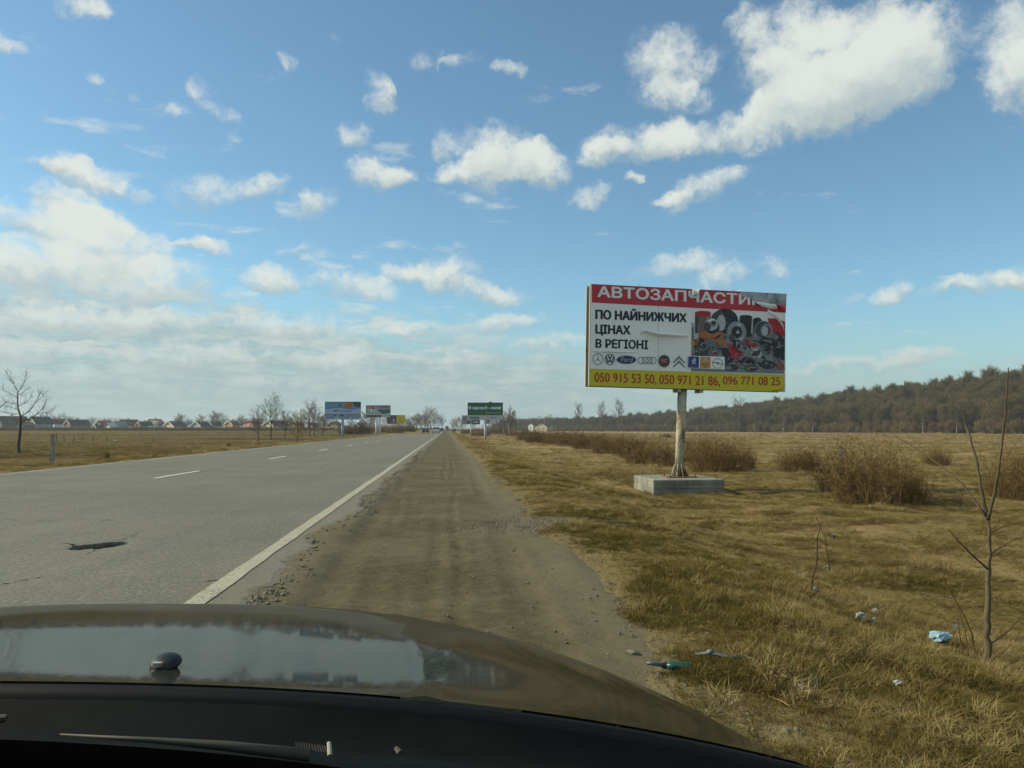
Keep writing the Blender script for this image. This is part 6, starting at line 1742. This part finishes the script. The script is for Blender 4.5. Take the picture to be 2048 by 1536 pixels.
# ================================================================== vehicles on the road
M['tyre'] = mat('tyre_rubber', (.02, .02, .02), .9); M['lamp_red'] = mat('red_lamp', (.35, .01, .01), .3); M['plate'] = mat('number_plate', (.6, .6, .55), .5)
def vehicle(name, px, d, prof, wdt, body_m, label, cat, back=True, glass=None, roof_rack=False, dual=False, sign=1):
    """side profile (y forward, z) lofted across the width; rear end faces the camera"""
    c = P(px, 860, d); r = empty(name, (float(c[0]), d, 0.02)); tag(r, label, cat, 'vehicles far along the road')
    mb = MB(); n = len(prof); L = []
    for k, f in ((-1, .94), (-.9, 1), (.9, 1), (1, .94)):
        L += [(k * wdt / 2 * (1 if z < 1.0 or True else 1) * (1 - .10 * max(0, (z - .95))), y, z * (f if z > .6 else 1)) for y, z in prof]
    for s in range(3):
        for i in range(n): mb.f.append((s * n + i, s * n + (i + 1) % n, (s + 1) * n + (i + 1) % n, (s + 1) * n + i)); mb.mi.append(0)
    mb.v = [tuple(map(float, v)) for v in L]; mb.f.append(tuple(range(n))); mb.mi.append(0); mb.f.append(tuple(reversed(range(3 * n, 4 * n)))); mb.mi.append(0)
    mb.build('body', body_m, r, False)
    ym = max(y for y, z in prof)
    for y in (.75, ym - .8):
        for sx in (-1, 1):
            mb = MB(); mb.tube([(sx * (wdt / 2 - .2), y, .30), (sx * (wdt / 2 - .01), y, .30)], .31, 14); mb.build('wheel', M['tyre'], r)
    for (x0, x1, z0, z1) in (glass or []):
        y_ = lambda z: min([y for y, zz in prof]) + .0
        mb = MB(); mb.hexa([(x0, back_y(prof, z0) - .025, z0), (x1, back_y(prof, z0) - .025, z0), (x1, back_y(prof, z0) + .05, z0), (x0, back_y(prof, z0) + .05, z0), (x0, back_y(prof, z1) - .025, z1), (x1, back_y(prof, z1) - .025, z1), (x1, back_y(prof, z1) + .05, z1), (x0, back_y(prof, z1) + .05, z1)])
        mb.build('rear_window', M['win'], r)
    for sx in (-1, 1):
        mb = MB(); mb.box((sx * (wdt / 2 - .13), back_y(prof, .95) - .01, .95), (.14, .05, .32)); mb.build('tail_light', M['lamp_red'], r)
    mb = MB(); mb.box((0, back_y(prof, .72) - .02, .72), (.5, .03, .13)); mb.build('number_plate', M['plate'], r)
    mb = MB(); mb.box((0, .0, .42), (wdt * .96, .16, .18)); mb.build('bumper', M['tyre'], r)
    if roof_rack:
        for sx in (-.5, .5):
            mb = MB(); mb.box((sx, 1.2, max(z for y, z in prof) + .06), (.05, 1.8, .10)); mb.build('roof_bar', M['tyre'], r)
        mb = MB(); mb.box((0, .9, max(z for y, z in prof) + .14), (1.3, .3, .12)); mb.build('roof_load', M['tyre'], r)
    return r


def back_y(prof, z):
    """rear surface of the profile at height z"""
    best = 9
    for (y0, z0), (y1, z1) in zip(prof, prof[1:] + prof[:1]):
        if (z0 - z) * (z1 - z) <= 0 and abs(z1 - z0) > 1e-6: best = min(best, y0 + (y1 - y0) * (z - z0) / (z1 - z0))
    return best if best < 9 else 0


M['van_white'] = mat('white_van_paint', (.72, .73, .70), .35, coat=.6, var=.05); M['car_dark'] = mat('dark_car_paint', (.022, .024, .032), .35, coat=.6); M['lorry_red'] = mat('lorry_red', (.25, .03, .02), .5)
M['tarp'] = mat('grey_tarpaulin', (.10, .11, .12), .7)
VAN = [(0, .35), (0, 1.0), (.12, 1.75), (.35, 1.85), (2.6, 1.86), (3.2, 1.15), (4.0, 1.0), (4.15, .75), (4.15, .35)]
HAT = [(0, .38), (.0, .9), (.12, .98), (.55, 1.42), (1.1, 1.47), (2.1, 1.44), (2.8, 1.0), (3.8, .85), (4.0, .6), (4.0, .35)]
vehicle('van', 872.2, 212, VAN, 1.72, M['van_white'], 'white panel van driving away with two dark rear windows', 'van', glass=[(-.68, -.06, 1.12, 1.62), (.06, .68, 1.12, 1.62)], roof_rack=True)
vehicle('car', 851, 214, HAT, 1.72, M['car_dark'], 'dark hatchback driving away left of the white van', 'car', glass=[(-.6, .6, 1.02, 1.36)])
vehicle('car', 882.5, 300, HAT, 1.7, M['car_dark'], 'dark car ahead, half hidden right of the white van', 'car', glass=[(-.6, .6, 1.02, 1.36)])
vehicle('lorry', 894, 470, [(0, .5), (0, 2.9), (5.2, 2.9), (5.25, 2.4), (6.6, 2.4), (7.1, 1.3), (7.1, .5)], 2.3, M['lorry_red'], 'small red lorry far down the road', 'lorry', glass=[(-.8, .8, 1.7, 2.4)])
vehicle('car', 889.5, 460, HAT, 1.7, M['van_white'], 'white car far down the road beside the red lorry', 'car', glass=[(-.6, .6, 1.02, 1.36)])
vehicle('van', 901.5, 560, VAN, 1.72, M['van_white'], 'white van farthest down the road at its right edge', 'van', glass=[(-.68, -.06, 1.12, 1.62), (.06, .68, 1.12, 1.62)])

# ================================================================== the car we look out of
car = empty('car', (-0.60, 0.8, 0.0)); tag(car, 'dark olive car bonnet and black dashboard in the foreground', 'car')
M['paint'] = m_paint('olive_car_paint', (0.0170, 0.0180, 0.0140), (0.072, 0.072, 0.056), metal=0.0, da=0.45)
M['black'] = mat('black_plastic', (0.010, 0.011, 0.011), .55, var=.3, scale=12); M['dash_vinyl'] = mat('dash_vinyl', (0.0015, 0.0015, 0.002), .95, var=.2, spec=.0)  # dash vinyls kept near black to stand in for the missing roof's shade
M['dash_navy'] = mat('navy_dash_vinyl', (0.0045, 0.0052, 0.0088), .9, var=.2, spec=.03)
M['seal'] = mat('rubber_seal', (0.0035, 0.0045, 0.005), .6, var=.1, spec=.2); M['cowl'] = mat('cowl_plastic', (0.0050, 0.0064, 0.0060), .7, var=.35, scale=10, spec=.08)
OX, OY = -0.60, 0.8
# bonnet profile along the car: the slope that mirrors a chosen height of the view ahead
ds = [0.875]; zs = [-0.2545]
def elev(d):
    return float(np.interp(d, [.87, .90, .95, 1.04, 1.16, 1.26, 1.34, 1.42, 1.56, 1.68, 1.76, 1.85, 1.96, 2.10], [-3.2, -1.8, -0.2, 1.2, 1.7, 0.9, -0.6, -1.4, -2.2, -3.2, -9, -20, -38, -70]))
while ds[-1] < 2.11:
    a = math.degrees(math.atan(-zs[-1] / ds[-1])); s_ = (elev(ds[-1]) - a) / 2
    ds.append(ds[-1] + .005); zs.append(zs[-1] + .005 * tan(radians(s_)))
ds = np.array(ds); zs = np.array(zs); D0, D1 = .875, 2.10
def drop_at(v, T): return (.097 + .048 * T) * np.abs(v) ** 2.7 + .0185 * v
UU, DD = np.meshgrid(np.linspace(-1.0, 1.0, 101), np.linspace(D0, D1, 150))
T = (DD - D0) / (D1 - D0)
DDp = DD - .22 * np.abs(UU) ** 3.0 * T
prof = np.interp(DD, ds, zs)
crease = .0035 * np.exp(-((np.abs(UU) - .58 + .10 * T) / .010) ** 2)
Zb = prof - drop_at(UU, T) + crease + 1.2
bonnet = grid_obj('bonnet', UU, DDp - OY, Zb, M['paint'], car)
fx = UU[-1]; fy = DDp[-1] - OY; fz = Zb[-1]
rows = [np.stack([fx, fy + dy, np.maximum(fz + dz, .16)], 1) for dy, dz in ((-.002, -.002), (.03, -.06), (.05, -.16), (.06, -.28), (.03, -.42))]
R = np.array(rows); grid_obj('front_bumper', R[:, :, 0], R[:, :, 1], R[:, :, 2], M['paint'], car)
for sgn in (-1, 1):
    j = 0 if sgn < 0 else -1
    ex, ey, ez = UU[:, j], DDp[:, j] - OY, Zb[:, j]
    rows = [np.stack([ex, ey, ez - .002], 1)]
    for dx_, z_ in ((.012, -.06), (.020, -.16), (.022, -.30), (.015, -.45)):
        rows.append(np.stack([ex + sgn * dx_, ey, np.maximum(ez + z_, .22)], 1))
    R = np.array(rows); R = R if sgn > 0 else R[::-1]
    grid_obj('wing', R[:, :, 0], R[:, :, 1], R[:, :, 2], M['paint'], car)
    mb = MB(); mb.tube([(sgn * .74, .45, .30), (sgn * .96, .45, .30)], .30, 24); wl = mb.build('wheel', M['tyre'], car)
    mb = MB(); mb.tube([(sgn * .92, .45, .30), (sgn * .97, .45, .30)], .20, 20); mb.build('rim', M['steel'], wl)
    jj = int(50 + sgn * 32); mb = MB(); mb.box((UU[-1, jj], fy[jj] + .02, fz[jj] - .10), (.30, .08, .11)); mb.build('headlight', M['plate'], car)
mb = MB(); mb.box((0, fy[50] + .04, fz[50] - .14), (.62, .04, .12)); mb.build('grille', M['black'], car)
# washer jet
jx, jd = P(332, 1335, 1.0)[0], 1.0
tx = None
for d_ in np.arange(.88, 1.5, .004):
    p = P(332, 1334, d_); u_ = p[0] - OX
    zb = float(np.interp(d_, ds, zs)) - float(drop_at(u_, (d_ - D0) / (D1 - D0))) + 1.2
    if p[2] <= zb: tx = (u_, d_ - OY, zb); break
mb = MB(); bm = bmesh.new(); bmesh.ops.create_uvsphere(bm, u_segments=20, v_segments=12, radius=1)
for v in bm.verts:
    k = 1 - .25 * max(0, -v.co.z)
    v.co = Vector((v.co.x * .0175 * k, v.co.y * .020, v.co.z * .0095 + .0045 + .003 * v.co.y))
me = bpy.data.meshes.new('washer_jet'); bm.to_mesh(me); bm.free(); me.materials.append(M['black']); me.polygons.foreach_set('use_smooth', [True] * len(me.polygons))
o = bpy.data.objects.new('washer_jet', me); COL.objects.link(o); o.parent = car; o.location = tx
mb = MB(); mb.box((-.003, -.0185, .008), (.010, .006, .005)); mb.build('spray_nozzle', M['steel'], o)
# rear edge of the bonnet: rubber seal, scuttle, wipers and dashboard
def across(name, rows_, m, smooth=True):
    """rows of (distance, height below the camera) swept over the car's width, following the bonnet's rear curve"""
    u = np.linspace(-1.0, 1.0, 61); R = []
    for (d_, z_, k) in rows_:
        R.append(np.stack([u, np.full_like(u, d_ - OY), 1.2 + z_ - drop_at(u, 0) * (1 + k)], 1))
    R = np.array(R)[::-1]; return grid_obj(name, R[:, :, 0], R[:, :, 1], R[:, :, 2], m, car, smooth)
across('bonnet_seal', [(.878, -.2605, 0), (.873, -.2562, 0), (.865, -.2568, 0), (.858, -.2625, 0), (.855, -.2735, 0)], M['seal'])
across('cowl_panel', [(.856, -.266, 0), (.825, -.283, 0), (.795, -.288, 0), (.78, -.279, 0), (.755, -.280, 0), (.72, -.282, 0), (.66, -.298, 0)], M['cowl'])
across('windscreen_gasket', [(.672, -.270, .6), (.669, -.236, .6), (.662, -.2275, .6), (.650, -.2265, .6), (.638, -.234, .6), (.634, -.27, .6)], M['dash_vinyl'])
across('dashboard', [(.636, -.252, .6), (.62, -.236, .6), (.58, -.222, .5), (.48, -.205, .4), (.35, -.205, .3), (.2, -.28, .3), (.14, -.45, .3)], M['dash_navy'])
M['wiper'] = mat('wiper_arm_steel', (.055, .05, .032), .65, var=.3)
def car_pt(px, py, d_): p = P(px, py, d_); return (p[0] - OX, p[1] - OY, p[2])
wr = MB(); wr.tube([car_pt(120, 1469, .70), car_pt(300, 1480, .703), car_pt(450, 1492, .706), car_pt(620, 1511, .709)], [.0008, .0022, .0040, .0055], 8)
wa = wr.build('wiper_arm', M['wiper'], car, True)
mb = MB()
for k in range(13):
    x_ = 592 + k * 5.2; mb.tube([car_pt(x_, 1484 + k * .7, .716), car_pt(x_ + 2 + k * .3, 1499 + k * .6, .711)], .0006, 4)
sp = mb.build('wiper_spring', M['wiper'], wa); sp['kind'] = 'stuff'
mb = MB(); mb.tube([car_pt(658, 1485, .717), car_pt(660, 1511, .708)], [.0018, .0022], 8); mb.build('wiper_pin', M['frame'], wa)
mb = MB(); mb.tube([car_pt(792, 1496, .714), car_pt(800, 1506, .709)], [.002, .0028], 8); mb.build('wiper_nut', M['wiper'], wa)
mb = MB(); mb.tube([car_pt(0, 1438, .735), car_pt(14, 1436, .735)], [.004, .003], 8); mb.build('spindle_cap', M['wiper'], wa)

# ================================================================== air
hb = MB(); hb.box((0, 2300, 24.5), (5600, 4900, 55.0))
hzm = bpy.data.materials.new('haze_air'); hzm.use_nodes = True; hzm.node_tree.nodes.clear(); t = NT(hzm.node_tree)
pv = t.n('ShaderNodeVolumePrincipled'); pv.inputs['Color'].default_value = (0.80, 0.90, 0.96, 1); pv.inputs['Density'].default_value = 0.00024; pv.inputs['Anisotropy'].default_value = 0.2
om = t.n('ShaderNodeOutputMaterial'); t.l(pv.outputs[0], om.inputs['Volume'])
tag(hb.build('haze', hzm), 'thin pale haze lying over the fields and road', kind='stuff')
